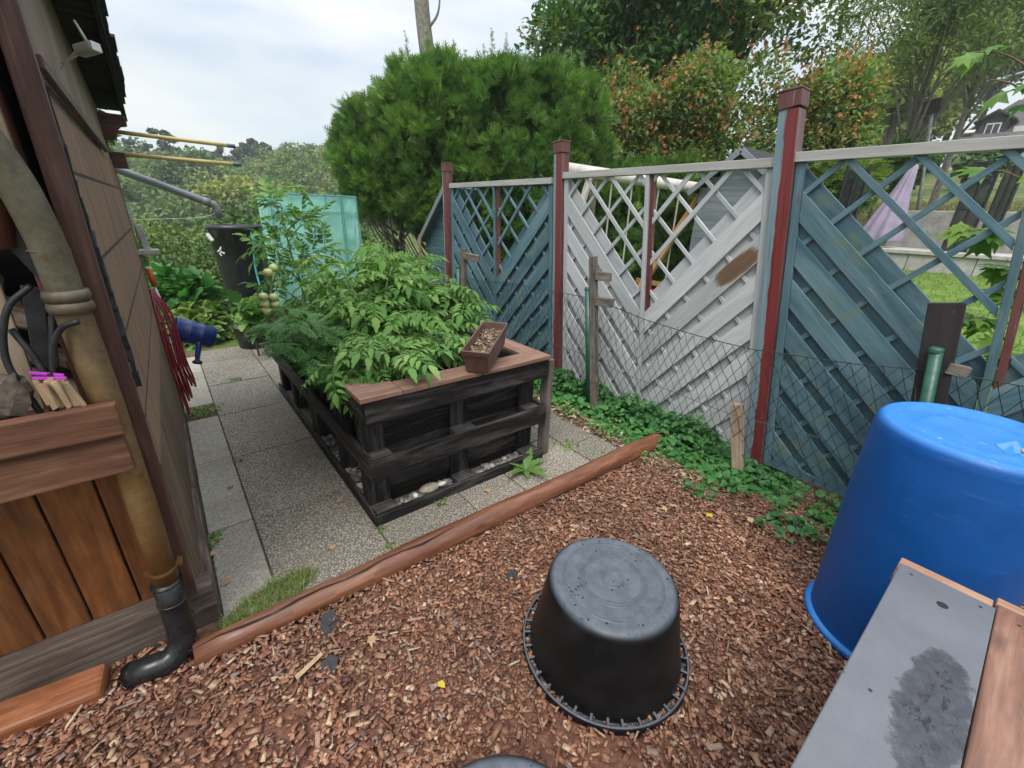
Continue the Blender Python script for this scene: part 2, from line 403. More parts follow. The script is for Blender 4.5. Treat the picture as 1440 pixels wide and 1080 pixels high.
def paint(name, base, alt, worn, worn_amt=.5, rough=.5, grain=70, patch=None, green_blotch=None):
    g = NT(name); uv = g.uv(); p = g.geo()
    a = g.noise(g.scale(uv, (2.2, grain, 1)), 1, 5, .65, .2); b = g.noise(g.scale(uv, (1.1, 9, 1)), 1.4, 4, .65, .8)
    c = g.mix(g.ramp(b, [(.36, 0), (.66, 1)]), base, alt)
    c = g.mix(.45, c, g.ramp(a, [(.3, .62), (.7, 1.22)]), 'MULTIPLY')
    c = g.mix(1, c, g.ramp(g.island(), [(0, .84), (1, 1.12)]), 'MULTIPLY')
    w = g.math('MULTIPLY', g.ramp(g.noise(g.scale(uv, (3.2, 30, 1)), 1, 5, .7), [(.63, 0), (.69, 1)]), worn_amt); c = g.mix(w, c, worn)
    if patch:                                            # bare rubbed spot: centre, half sizes, colour
        (cy, cz), (ry, rz), pc, rot = patch
        sep = g.n('SeparateXYZ', {0: p}); y = g.math('SUBTRACT', sep.outputs[1], cy); z = g.math('SUBTRACT', sep.outputs[2], cz)
        u = g.math('ADD', g.math('MULTIPLY', y, math.cos(rot)), g.math('MULTIPLY', z, math.sin(rot))); v = g.math('SUBTRACT', g.math('MULTIPLY', z, math.cos(rot)), g.math('MULTIPLY', y, math.sin(rot)))
        d = g.math('ADD', g.math('POWER', g.math('ABSOLUTE', g.math('DIVIDE', u, ry)), 4.), g.math('POWER', g.math('ABSOLUTE', g.math('DIVIDE', v, rz)), 4.))
        d = g.math('ADD', d, g.math('MULTIPLY', g.math('SUBTRACT', g.noise(g.scale(uv, (7, 75, 1)), 1, 6, .75), .5), 3.4))
        c = g.mix(g.ramp(d, [(.4, .95), (1.0, 0)]), c, g.mix(g.ramp(a, [(.3, 0), (.7, 1)]), tuple(q * .6 for q in pc), pc))
    nl = g.n('TexVoronoi', {'Vector': g.scale(uv, (5, 11, 1), (.3, .2, 0)), 'Scale': 1.0}).outputs['Distance']; c = g.mix(g.ramp(nl, [(.03, .8), (.05, 0)]), c, (.06, .045, .04))
    if green_blotch: c = g.mix(g.math('MULTIPLY', g.ramp(g.noise(p, 6, 4), [(.55, 0), (.7, 1)]), .5), c, green_blotch)  # yellow-green blotches mixed at random over the paint
    g.bump(a, .45, .003); return g.fin(c, rough, .4)
MT['white_paint'] = paint('grey_white_paint', (.36, .38, .395), (.47, .47, .46), (.17, .13, .1), .5, .45)
MT['white_worn'] = paint('grey_white_rubbed', (.36, .38, .395), (.47, .47, .46), (.17, .13, .1), .5, .45, patch=((1.278, 1.272), (.165, .058), (.15, .078, .036), -.8))
MT['greywhite'] = plain('weathered_white', (.4, .39, .36), .8, .15, nscale=20)
MT['blue_paint'] = paint('grey_blue_paint', (.038, .092, .118), (.11, .185, .212), (.26, .32, .33), .5, .45, 75, green_blotch=(.13, .17, .08))
MT['blue_edge'] = paint('blue_worn_stile', (.055, .12, .15), (.115, .195, .225), (.15, .025, .025), .8, .45)
MT['taupe_paint'] = paint('taupe_rail_paint', (.33, .32, .3), (.42, .41, .385), (.2, .17, .15), .3, .5, 40)
MT['flaking'] = paint('flaking_dark_paint', (.016, .012, .013), (.035, .025, .026), (.36, .34, .32), .9, .7, 30)
MT['red_lath'] = paint('dark_red_lath', (.09, .02, .018), (.14, .05, .045), (.3, .28, .27), .6, .5)

def post_mat(name, edge, lo_blue):
    g = NT(name); uv = g.uv(); a = g.noise(g.scale(uv, (2, 60, 1)), 1, 5, .65); w = g.noise(g.geo(), 5, 3)
    p = g.n('SeparateXYZ', {0: g.n('TexCoord').outputs['Generated']})
    red = g.mix(g.ramp(a, [(.35, 0), (.65, 1)]), (.12, .013, .014), (.17, .03, .028))
    blue = g.mix(g.ramp(a, [(.35, 0), (.65, 1)]), (.09, .155, .185), (.2, .262, .285))
    dk = g.mix(g.ramp(a, [(.35, 0), (.65, 1)]), (.085, .025, .026), (.15, .075, .07))
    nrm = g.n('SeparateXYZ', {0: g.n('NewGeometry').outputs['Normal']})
    e = g.n('Attribute', attribute_name='across').outputs['Fac']
    edgev = g.math('ADD', e, g.math('MULTIPLY', g.math('SUBTRACT', w, .5), .35))
    c = g.mix(g.ramp(edgev, [(edge - .01, 1), (edge + .01, 0)]), red, blue)
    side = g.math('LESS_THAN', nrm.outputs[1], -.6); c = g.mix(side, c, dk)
    if lo_blue: c = g.mix(g.math('LESS_THAN', g.math('ADD', g.n('SeparateXYZ', {0: g.geo()}).outputs[2], g.math('MULTIPLY', w, .1)), .13), c, (.07, .15, .19))
    g.bump(a, .4, .003); return g.fin(c, .42, .45)
MT['capred'] = paint('cap_paint', (.095, .033, .03), (.14, .055, .048), (.35, .31, .29), .8, .5)
# metals and plastics
g = NT('pipe_zinc'); p = g.geo(); z = g.n('SeparateXYZ', {0: p}).outputs[2]
f = g.math('ADD', z, g.math('MULTIPLY', g.math('SUBTRACT', g.noise(p, 3.5, 5, .65), .5), 1.1))
c = g.ramp(g.n('MapRange', {'Value': f, 'From Min': .3, 'From Max': 1.6}).outputs[0], [(0, (.15, .07, .022)), (.4, (.2, .115, .042)), (.62, (.2, .135, .068)), (.8, (.11, .085, .055)), (1, (.17, .15, .11))])
c = g.mix(.6, c, g.ramp(g.noise(p, 26, 6, .75), [(.3, .4), (.7, 1.4)]), 'MULTIPLY'); c = g.mix(g.ramp(g.noise(p, 17, 7, .8), [(.56, 0), (.64, .7)]), c, (.13, .055, .018)); g.bump(g.noise(p, 60, 4), .25, .002)
MT['zinc'] = g.fin(c, g.ramp(g.noise(p, 14, 4), [(.3, .38), (.7, .65)]), .5, .35)
MT['blackpipe'] = plain('black_pipe', (.006, .0075, .01), .3, .2, spec=.4, nscale=20, dirt=(.022, .021, .02))
g = NT('bucket_black'); p = g.geo(); n = g.noise(p, 9, 5, .65)
c = g.mix(g.ramp(n, [(.4, 0), (.7, 1)]), (.004, .0043, .005), (.009, .0095, .011))
up = g.n('SeparateXYZ', {0: g.n('NewGeometry').outputs['Normal']}).outputs[2]
wear_skylight = g.math('MULTIPLY', g.ramp(up, [(.5, 0), (.95, 1)]), g.ramp(g.noise(p, 22, 6, .7), [(.3, .5), (.7, 1)])); c = g.mix(wear_skylight, c, (.105, .12, .142))  # worn top; sky brightness is also painted into this up-facing blue-grey
drop = g.n('TexVoronoi', {'Vector': p, 'Scale': 48.}).outputs['Distance']; dm = g.math('MULTIPLY', g.ramp(drop, [(.17, 1), (.24, 0)]), g.ramp(g.noise(p, 8, 3), [(.5, 0), (.56, 1)]))
dm = g.math('MULTIPLY', dm, g.ramp(up, [(.8, 0), (.95, 1)]))
c = g.mix(dm, c, (.012, .013, .015)); ro = g.mix(dm, g.ramp(n, [(.3, .34), (.7, .5)]), (.06, .06, .06)); g.bump(dm, .2, .002)
MT['bucket'] = g.fin(c, ro, .3)
MT['blackplastic'] = plain('black_plastic', (.012, .013, .017), .35, .2, nscale=12)
g = NT('drum_blue'); p = g.geo(); n = g.noise(p, 5, 6, .7)
c = g.mix(g.ramp(n, [(.35, 0), (.7, 1)]), (.001, .056, .225), (.003, .076, .3))
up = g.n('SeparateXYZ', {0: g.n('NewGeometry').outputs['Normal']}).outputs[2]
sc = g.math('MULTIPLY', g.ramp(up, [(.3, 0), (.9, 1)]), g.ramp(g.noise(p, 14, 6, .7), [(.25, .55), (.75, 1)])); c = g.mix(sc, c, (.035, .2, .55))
dirt = g.ramp(g.noise(p, 38, 6, .8), [(.6, 0), (.7, .5)]); lowz = g.ramp(g.n('SeparateXYZ', {0: p}).outputs[2], [(.03, 1), (.35, .12), (.9, .2)]); c = g.mix(g.math('MULTIPLY', dirt, lowz), c, (.1, .085, .07)); c = g.mix(g.math('MULTIPLY', g.ramp(g.noise(g.scale(p, (5, 5, 70)), 1, 5, .75), [(.6, 0), (.7, .28)]), 1.), c, (.1, .2, .45))
scr = g.noise(g.scale(p, (30, 4, 30), (0, 0, 0), (0, 0, .4)), 3, 4); c = g.mix(g.math('MULTIPLY', g.ramp(scr, [(.66, 0), (.7, 1)]), sc), c, (.3, .42, .6))
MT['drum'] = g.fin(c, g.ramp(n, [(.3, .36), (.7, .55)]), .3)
g = NT('puddle'); MT['puddle'] = g.fin((.03, .2, .5), .03, .6)
MT['canblue'] = plain('can_blue', (.012, .04, .2), .32, .15)
MT['canrose'] = plain('can_rose', (.012, .014, .03), .5)
g = NT('bench_panel'); p = g.geo(); sp = g.n('SeparateXYZ', {0: p})
dx = g.math('DIVIDE', g.math('SUBTRACT', sp.outputs[0], 1.05), .2); dy = g.math('DIVIDE', g.math('SUBTRACT', sp.outputs[1], -.122), .06)
d = g.math('ADD', g.math('ADD', g.math('MULTIPLY', dx, dx), g.math('MULTIPLY', dy, dy)), g.math('MULTIPLY', g.math('SUBTRACT', g.noise(p, 13, 9, .72), .5), 2.6))
wet = g.ramp(d, [(.7, 1), (.9, .7), (1.0, .3), (1.2, 0)])
c = g.mix(g.ramp(g.noise(p, 6, 6, .7), [(.3, 0), (.7, 1)]), (.1, .106, .118), (.135, .142, .157)); c = g.mix(g.ramp(g.noise(p, 420, 2), [(.35, .25), (.6, 0)]), c, (.06, .062, .07)); c = g.mix(wet, c, g.ramp(g.noise(p, 40, 6, .75), [(.3, (.022, .023, .028)), (.55, (.042, .044, .052)), (.75, (.075, .078, .09))]))
deep = g.math('MULTIPLY', wet, g.ramp(g.noise(g.scale(p, (1, 2, 1)), 30, 6, .72), [(.53, 0), (.57, 1)])); deep = g.math('MULTIPLY', deep, g.ramp(d, [(.1, 1), (.6, 0)])); c = g.mix(deep, c, (.006, .006, .007))
ring = g.n('TexVoronoi', {'Vector': p, 'Scale': 11.}).outputs['Distance']; c = g.mix(g.math('MULTIPLY', g.ramp(ring, [(.035, .7), (.06, 0)]), 1.), c, (.06, .058, .055))
g.bump(g.noise(p, 200, 2), .12, .001); MT['benchpanel'] = g.fin(c, g.mix(wet, (.5, .5, .5), (.2, .2, .2)), .45)
MT['planter'] = plain('planter_brown', (.075, .035, .026), .45, .25, nscale=14, dirt=(.1, .06, .045))
g = NT('dry_debris'); p = g.geo(); c = g.ramp(g.island(), [(0, (.07, .045, .03)), (.5, (.2, .14, .095)), (1, (.42, .33, .23))]); MT['debris'] = g.fin(c, .9, .2)
g = NT('potting_soil'); p = g.geo(); c = g.ramp(g.noise(p, 60, 6, .75), [(.35, (.006, .005, .004)), (.6, (.025, .019, .014)), (.75, (.13, .12, .11))]); g.bump(g.noise(p, 60, 5), 1, .01); MT['soil'] = g.fin(c, .95, .2)
g = NT('gravel_stone'); c = g.ramp(g.island(), [(0, (.1, .095, .088)), (.4, (.22, .2, .175)), (.75, (.34, .31, .27)), (1, (.5, .47, .42))]); c = g.mix(.5, c, g.ramp(g.noise(g.geo(), 70, 4), [(.3, .6), (.7, 1.2)]), 'MULTIPLY'); MT['gravel'] = g.fin(c, .85, .3)
MT['stone'] = plain('pale_stone', (.36, .31, .24), .9, .25, nscale=25, bump=.5)
MT['stonewhite'] = plain('white_pebble', (.62, .6, .56), .7, .1, nscale=25, bump=.3)
MT['whiteplastic'] = plain('white_plastic', (.62, .62, .58), .4, .1)
MT['lampbody'] = plain('lamp_body', (.42, .42, .36), .4, .15, nscale=20)
MT['redplastic'] = plain('red_plastic', (.42, .02, .015), .4)
MT['orangeplastic'] = plain('orange_plastic', (.62, .09, .02), .4)
MT['pinkplastic'] = plain('pink_plastic', (.5, .05, .5), .4)
MT['hosered'] = plain('red_hose', (.27, .02, .032), .42, .2, nscale=30)
MT['hosecyan'] = plain('turquoise_hose', (.06, .38, .38), .4)
MT['yellowpole'] = plain('yellow_pole', (.56, .44, .17), .45, .2, nscale=10, dirt=(.42, .31, .13))
MT['bluetip'] = plain('blue_grey_tip', (.05, .085, .12), .5)
MT['greypipe'] = plain('grey_pipe', (.2, .22, .235), .4, .15, nscale=12)
MT['greenpost'] = plain('green_post', (.012, .09, .055), .4, .25, nscale=18)
MT['wire'] = plain('green_wire', (.02, .034, .032), .5, .2)
MT['steel'] = plain('dark_steel', (.045, .045, .05), .5, .3, metal=.5, nscale=30)
MT['roof'] = plain('roof_felt', (.035, .036, .042), .9, .3, nscale=30, bump=.6)
MT['beam'] = plain('beam_white', (.62, .58, .52), .7, .15, nscale=12)
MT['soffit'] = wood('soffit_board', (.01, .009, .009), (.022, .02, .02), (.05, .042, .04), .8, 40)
MT['fabric'] = plain('black_membrane', (.03, .032, .036), .8, .2, nscale=40, bump=.4)
g = NT('felt_panel'); p = g.geo(); q = g.n('CombineXYZ', {0: g.n('SeparateXYZ', {0: p}).outputs[1], 1: g.n('SeparateXYZ', {0: p}).outputs[2]}).outputs[0]
br = g.n('TexBrick', {'Vector': g.scale(q, (1, 1, 1), (.12, .06, 0)), 'Scale': 1.0, 'Mortar Size': .006, 'Brick Width': .62, 'Row Height': .24, 'Color1': (.27, .17, .112, 1), 'Color2': (.215, .133, .088, 1), 'Mortar': (.045, .03, .025, 1)})
c = g.mix(.6, br.outputs['Color'], g.ramp(g.noise(p, 45, 6, .75), [(.3, .65), (.7, 1.25)]), 'MULTIPLY'); c = g.mix(g.ramp(g.noise(g.scale(p, (1, 14, 1.6)), 1, 6, .7), [(.5, 0), (.68, .55)]), c, (.09, .058, .042)); g.bump(g.mix(.5, br.outputs['Fac'], g.noise(p, 60, 4)), -.9, .008); MT['felt'] = g.fin(c, .85, .25)
def net(name, col, alpha, rough=.5):
    g = NT(name); p = g.geo()
    n = g.noise(g.scale(p, (1, 1, 1)), 5, 4); c = g.mix(g.ramp(n, [(.35, 0), (.65, 1)]), col, tuple(min(1, x * 1.35 + .03) for x in col)); g.fin(c, rough, .4)
    tl = g.n('BsdfTranslucent', {'Color': c}); m1 = g.n('MixShader', {0: .45, 1: g.b.outputs[0], 2: tl.outputs[0]})
    tr = g.n('BsdfTransparent'); m2 = g.n('MixShader', {0: alpha, 1: m1.outputs[0], 2: tr.outputs[0]}); g.t.links.new(m2.outputs[0], g.out.inputs['Surface']); g.bump(n, .5, .02); return g.m
MT['greennet'] = net('turquoise_sheet', (.3, .58, .5), .25); MT['seam'] = plain('turquoise_seam', (.07, .3, .28), .5)
MT['darknet'] = net('dark_net', (.02, .024, .028), .35, .7); MT['cobweb'] = net('web', (.4, .4, .4), .5)
MT['parasol'] = plain('lilac_cloth', (.36, .3, .42), .9, .12, nscale=5)
MT['concrete'] = plain('concrete', (.33, .32, .295), .9, .2, nscale=7, bump=.3)
MT['concretepale'] = plain('pale_concrete', (.46, .44, .41), .9, .15, nscale=9, bump=.3)
MT['render'] = plain('house_render', (.55, .53, .5), .9, .1)
MT['tiles'] = plain('roof_tiles', (.1, .092, .1), .8, .2, nscale=3, bump=.4)
MT['tilesdark'] = plain('dormer_dark', (.045, .04, .045), .8)
MT['frame'] = plain('window_frame', (.75, .75, .75), .5)
g = NT('window_glass'); MT['glass'] = g.fin((.05, .06, .07), .08, .6)
MT['signback'] = plain('sign_back', (.03, .022, .022), .6)
MT['galv'] = plain('galvanised', (.3, .32, .32), .5, .2, metal=.3)
MT['playgrey'] = paint('playhouse_grey', (.16, .185, .2), (.24, .26, .27), (.1, .1, .1), .3, .6, 30)
MT['swingwhite'] = plain('swing_beam', (.55, .51, .46), .7, .2, nscale=12, dirt=(.36, .31, .27))
MT['toyblue'] = plain('toy_blue', (.01, .13, .55), .35)
MT['rope'] = plain('rope', (.4, .38, .33), .9)
MT['bark'] = plain('tree_bark', (.09, .075, .06), .95, .4, nscale=18, dirt=(.04, .034, .028), bump=1)
MT['barkgrey'] = plain('grey_bark', (.24, .215, .19), .95, .35, nscale=14, dirt=(.1, .1, .075), bump=1)
MT['greybark2'] = plain('thuja_bark', (.27, .21, .16), .95, .3, nscale=22, dirt=(.09, .07, .055), bump=1)
MT['stem'] = plain('green_stem', (.13, .2, .06), .6, .2, nscale=30)
MT['twig'] = plain('brown_twig', (.16, .1, .065), .9, .3, nscale=30)
# leaves
MT['tomato_leaf'] = leafmat('tomato_leaf', [(.048, .14, .032), (.085, .205, .045), (.135, .28, .06), (.095, .2, .045), (.2, .32, .08), (.16, .28, .065)], .32, .55, False, .2)
MT['tomato_leaf_b'] = leafmat('potato_leaf', [(.07, .165, .042), (.11, .235, .06), (.17, .31, .085), (.12, .25, .06), (.22, .34, .1), (.19, .31, .08)], .3, .55, False, .22)
MT['feather_leaf'] = leafmat('feather_leaf', [(.06, .17, .045), (.1, .24, .065), (.15, .31, .085)], .3, .5)
MT['fruit'] = plain('green_tomato', (.42, .47, .16), .25, .15, nscale=25, dirt=(.52, .52, .24))
MT['ivy_leaf'] = leafmat('ground_leaf', [(.028, .115, .03), (.045, .16, .04), (.075, .22, .05), (.06, .17, .045)], .3, .45)
MT['weed_pale'] = leafmat('weed_pale', [(.1, .19, .04), (.17, .27, .07), (.25, .3, .1)], .3, .5)
MT['dandelion'] = leafmat('dandelion_leaf', [(.1, .22, .05), (.17, .3, .08)], .3, .45)
MT['thujat'] = leafmat('thuja_spray', [(.04, .1, .03), (.075, .165, .04), (.125, .24, .052), (.185, .305, .068), (.25, .32, .09)], .32, .5, True)
MT['thuja'] = leafmat('thuja_dark', [(.035, .095, .026), (.065, .15, .038), (.105, .215, .05)], .32, .5)
MT['oak'] = leafmat('broad_leaf', [(.026, .072, .024), (.046, .115, .034), (.08, .165, .045), (.12, .195, .055)], .42, .5)
MT['hornbeam'] = leafmat('hornbeam_leaf', [(.06, .125, .04), (.11, .19, .058), (.18, .26, .085), (.25, .28, .1)], .45, .5)
MT['seeds'] = leafmat('seed_clusters', [(.2, .085, .03), (.34, .16, .06), (.45, .25, .1)], .3, .8)
MT['airy'] = leafmat('airy_leaf', [(.1, .16, .075), (.16, .225, .105), (.24, .29, .15)], .45, .6)
MT['far'] = leafmat('far_foliage', [(.055, .115, .04), (.1, .17, .052), (.15, .22, .062), (.2, .22, .08), (.26, .29, .075)], .25, .8, True)
MT['fargold'] = leafmat('far_yellow', [(.15, .19, .035), (.24, .28, .05), (.32, .33, .08)], .25, .8)
MT['pine'] = leafmat('pine_needles', [(.025, .045, .025), (.045, .07, .035), (.065, .09, .045)], .15, .8)
MT['bush'] = leafmat('bush_leaf', [(.035, .085, .025), (.055, .12, .03), (.095, .165, .045), (.14, .185, .06)], .3, .55)
MT['maple'] = leafmat('maple_leaf', [(.06, .155, .03), (.1, .21, .035), (.19, .3, .045)], .4, .45)
MT['leafyellow'] = plain('yellow_leaf', (.55, .4, .03), .7, .15); MT['leaftan'] = plain('tan_leaf', (.42, .26, .14), .8, .2, nscale=30)
# ------------------------------------------------------------------ camera, light, sky
cam = bpy.data.cameras.new('camera'); co = bpy.data.objects.new('camera', cam); COL.objects.link(co); S.camera = co
cam.sensor_width = 36; cam.lens = 594.905 / 1440 * 36; cam.clip_start = .02; cam.clip_end = 900
Rw = Matrix(((0.78229676, -0.21084573, 0.58613638), (-0.62216129, -0.31047661, 0.71869298), (0.03044829, -0.92690256, -0.37406489)))
rt, dn, fw = Rw.col[0], Rw.col[1], Rw.col[2]
co.matrix_world = Matrix(((rt.x, -dn.x, -fw.x, 0), (rt.y, -dn.y, -fw.y, 0), (rt.z, -dn.z, -fw.z, 1.55), (0, 0, 0, 1)))
S.view_settings.view_transform = 'Standard'; S.view_settings.look = 'None'; S.view_settings.exposure = EXPOSURE; S.view_settings.gamma = 1
S.cycles.use_denoising = True; S.cycles.max_bounces = 6; S.cycles.diffuse_bounces = 3; S.cycles.transparent_max_bounces = 12

SUN_EL, SUN_AZ = math.radians(60), math.radians(232)          # azimuth from +Y towards +X
w = bpy.data.worlds.new('World'); S.world = w; w.use_nodes = True; nt = w.node_tree; bg = nt.nodes['Background']
sky = nt.nodes.new('ShaderNodeTexSky'); sky.sky_type = 'NISHITA'; sky.sun_disc = False; sky.sun_elevation = SUN_EL; sky.sun_rotation = SUN_AZ; sky.air_density = 1.3; sky.dust_density = 2
tc = nt.nodes.new('ShaderNodeTexCoord'); mp = nt.nodes.new('ShaderNodeMapping'); mp.inputs['Scale'].default_value = (1, 1, 3.4)
nz = nt.nodes.new('ShaderNodeTexNoise'); nz.inputs['Scale'].default_value = 2.1; nz.inputs['Detail'].default_value = 6; nz.inputs['Roughness'].default_value = .55
nz2 = nt.nodes.new('ShaderNodeTexNoise'); nz2.inputs['Scale'].default_value = 3.2; nz2.inputs['Detail'].default_value = 5
def wr(stops):
    r = nt.nodes.new('ShaderNodeValToRGB')
    while len(r.color_ramp.elements) < len(stops): r.color_ramp.elements.new(.5)
    for e, (p, c) in zip(r.color_ramp.elements, stops): e.position = p; e.color = (*c, 1)
    return r
r1 = wr([(.36, (.55,) * 3), (.6, (.97,) * 3)]); r2 = wr([(.34, (.66, .77, .9)), (.5, (.86, .91, .97)), (.64, (1.02, 1.01, .99))])
sc = nt.nodes.new('ShaderNodeMix'); sc.data_type = 'RGBA'; sc.blend_type = 'MULTIPLY'; sc.inputs[0].default_value = 1; sc.inputs[7].default_value = (SKYV,) * 3 + (1,)
mx = nt.nodes.new('ShaderNodeMix'); mx.data_type = 'RGBA'
L = nt.links.new
L(tc.outputs['Generated'], mp.inputs['Vector']); L(mp.outputs[0], nz.inputs['Vector']); L(mp.outputs[0], nz2.inputs['Vector'])
L(nz.outputs['Fac'], r1.inputs['Fac']); L(nz2.outputs['Fac'], r2.inputs['Fac'])
sx_ = nt.nodes.new('ShaderNodeSeparateXYZ'); L(tc.outputs['Generated'], sx_.inputs[0]); r3 = wr([(0, (.5,) * 3), (.22, (.52,) * 3), (.45, (.68,) * 3), (1, (1.75,) * 3)]); L(sx_.outputs[2], r3.inputs['Fac'])   # an overcast sky is about three times as bright overhead as at the horizon
ov = nt.nodes.new('ShaderNodeMix'); ov.data_type = 'RGBA'; ov.blend_type = 'MULTIPLY'; ov.inputs[0].default_value = 1; L(r2.outputs[0], ov.inputs[6]); L(r3.outputs[0], ov.inputs[7]); L(ov.outputs[2], sc.inputs[6])
L(r1.outputs[0], mx.inputs[0]); L(sky.outputs[0], mx.inputs[6]); L(sc.outputs[2], mx.inputs[7]); L(mx.outputs[2], bg.inputs['Color']); bg.inputs['Strength'].default_value = .1
sl = bpy.data.lights.new('sun', 'SUN'); sl.energy = SUN_E; sl.angle = math.radians(28); sl.color = (1, .96, .9)
so = bpy.data.objects.new('sun', sl); COL.objects.link(so)
sd = V((math.sin(SUN_AZ) * math.cos(SUN_EL), math.cos(SUN_AZ) * math.cos(SUN_EL), math.sin(SUN_EL))); so.rotation_euler = sd.to_track_quat('Z', 'Y').to_euler()

# ------------------------------------------------------------------ ground
def sstep(a, b, x): t = np.clip((x - a) / (b - a), 0, 1); return t * t * (3 - 2 * t)
def terrain(x, y):
    x = np.asarray(x, float); y = np.asarray(y, float)
    gx = np.where(x < 3, 0, .08 * (np.minimum(x, 12) - 3)); gx = gx + sstep(13.4, 20, x) * 1.5 + np.maximum(0, x - 20) * .1
    side = 1 - sstep(6, 14, y) * (1 - sstep(8, 30, x) * .4)
    drop = -.14 * np.maximum(0, np.minimum(y, 45) - 6.5) * (1 - sstep(6, 30, x))
    rise = sstep(38, 105, y) * (9.0 - .13 * np.clip(x, -20, 60)) - sstep(38, 100, y) * 0
    return gx * side + drop + rise + sstep(6, 30, x) * sstep(30, 90, x) * 5
def terrain1(x, y): return float(terrain(x, y))
def grid(xs, ys, fz):
    X, Y = np.meshgrid(xs, ys); Z = fz(X, Y); v = np.stack([X.ravel(), Y.ravel(), Z.ravel()], 1); nx = len(xs)
    i = np.arange(len(xs) - 1); j = np.arange(len(ys) - 1); I, J = np.meshgrid(i, j); a = (J * nx + I).ravel()
    return v, np.stack([a, a + 1, a + nx + 1, a + nx], 1)
xs = np.concatenate([np.linspace(-150, -12, 24), np.linspace(-10, 30, 81), np.linspace(32, 260, 40)]); ys = np.concatenate([np.linspace(-60, -6, 12), np.linspace(-5, 25, 61), np.linspace(27, 260, 60)])
v, f = grid(xs, ys, lambda x, y: terrain(x, y) - .03)
tag(link('ground', raw_mesh('ground', v, f), MT['ground'], smooth=True), kind='structure')
v, f = grid(np.linspace(-1.6, 2.9, 91), np.linspace(-1.6, 1.72, 68), lambda x, y: .004 + .006 * np.sin(x * 9 + 2 * np.sin(y * 5)) * np.sin(y * 8) - .03 * ((y > 1.47) & (x > -.14)))
tag(link('mulch_bed', raw_mesh('mulch_bed', v, f), MT['mulch_soil'], smooth=True), kind='structure')
v, f = grid(np.linspace(2.25, 2.98, 24), np.linspace(-.2, 5.6, 120), lambda x, y: .008 + .012 * np.sin(x * 13 + y * 7) * np.sin(y * 11) + .03 * np.clip(x - 2.4, 0, 1))
tag(link('border_bed', raw_mesh('border_bed', v, f), MT['border_soil'], smooth=True), kind='structure')
v, f = grid(np.linspace(3.2, 12, 30), np.linspace(-6, 4.6, 30), lambda x, y: terrain(x, y) - .012)
tag(link('lawn', raw_mesh('lawn', v, f), MT['lawn'], smooth=True), kind='structure')

# paving slabs: a grey column beside the shed, pebble faced slabs beyond it
mp_, mg = MB(), MB(); gap = .004
def slab(m, x0, x1, y0, y1):
    h = random.uniform(-.002, .002); m.box((x0 + gap, y0 + gap, -.05), (x1 - gap, y1 - gap, .014 + h), 0)
for y0, y1 in ((1.5, 2.24), (2.24, 3.0), (3.0, 3.74), (4.02, 4.75), (4.75, 5.5)): slab(mg, -.11, .09, y0, y1)
for x0, x1, y0s in ((.09, .585, (1.5, 2.225, 2.97, 3.72, 4.46, 5.2, 5.68)), (.585, 1.08, (1.5, 2.0, 3.0, 4.0, 5.0, 5.62)), (1.08, 1.42, (1.5, 2.0, 3.0, 4.0, 5.0)), (1.42, 1.99, (1.5, 1.99, 3.0, 4.0, 5.0)), (1.99, 2.29, (1.5, 1.79, 2.3, 3.0, 4.0, 5.0))):
    for a, b in zip(y0s, y0s[1:]): slab(mp_, x0, x1, a, b)
p1 = tag(mp_.build('path', MT['slab_pebble'], None, .004), kind='structure')
p2 = tag(mg.build('path', MT['slab_grey'], None, .004), kind='structure')
v, f = grid(np.linspace(-.13, 2.31, 30), np.linspace(1.47, 5.72, 40), lambda x, y: .0 * x + .002)
tag(link('path_bedding', raw_mesh('path_bedding', v, f), MT['border_soil']), kind='structure')

# bark mulch: chips lying on the bed
def chips(n, lmin, lmax, wf, keep, zmax=.016, tilt=.35):
    x = RNG.uniform(-.95, 2.75, n * 3); y = RNG.uniform(-.6, 1.66, n * 3); k = keep(x, y); x, y = x[k][:n], y[k][:n]; n = len(x)
    l = RNG.uniform(lmin, lmax, n) * RNG.uniform(.6, 1.1, n); w = l * RNG.uniform(*wf, n); t = RNG.uniform(.002, .0055, n)
    base = np.array([(-1, -1, -1), (1, -1, -1), (1, 1, -1), (-1, 1, -1), (-1, -1, 1), (1, -1, 1), (1, 1, 1), (-1, 1, 1)], float) * .5
    P = base[None] * np.stack([l, w, t], 1)[:, None]; P = P * (1 + RNG.uniform(-.35, .25, (n, 8, 1)))
    d = np.stack([np.cos(a := RNG.uniform(0, 2 * PI, n)), np.sin(a), RNG.normal(0, tilt * .5, n)], 1); d = unit(d); up = unit(np.stack([RNG.normal(0, tilt, n), RNG.normal(0, tilt, n), np.ones(n)], 1))
    up = unit(up - d * np.sum(up * d, 1, keepdims=True)); sd = np.cross(up, d)
    pos = np.stack([x, y, .008 + RNG.uniform(0, zmax, n)], 1)
    W = pos[:, None] + P[..., 0:1] * d[:, None] + P[..., 1:2] * sd[:, None] + P[..., 2:3] * up[:, None]
    q = np.array([(0, 3, 2, 1), (4, 5, 6, 7), (0, 1, 5, 4), (1, 2, 6, 5), (2, 3, 7, 6), (3, 0, 4, 7)])
    return W.reshape(-1, 3), (q[None] + (np.arange(n) * 8)[:, None, None]).reshape(-1, 4)
def bare(x, y):   # trodden patches where the soil shows
    return (np.hypot((x - .72) / .3, (y - .45) / .2) < 1 + .3 * np.sin(x * 40) * np.sin(y * 33)) | (np.hypot((x + .12) / .22, (y - 1.07) / .13) < 1 + .3 * np.sin(x * 40)) | (np.hypot((x - 2.55) / .3, (y - .75) / .35) < 1)
def vis(x, y):
    near = y > .946 - .772 * x - .4
    logl = np.where(x > -.2, 1.49 - .03 * x, 1.66)
    return near & (y < logl) & (~bare(x, y) | (RNG.random(len(x)) < .45))
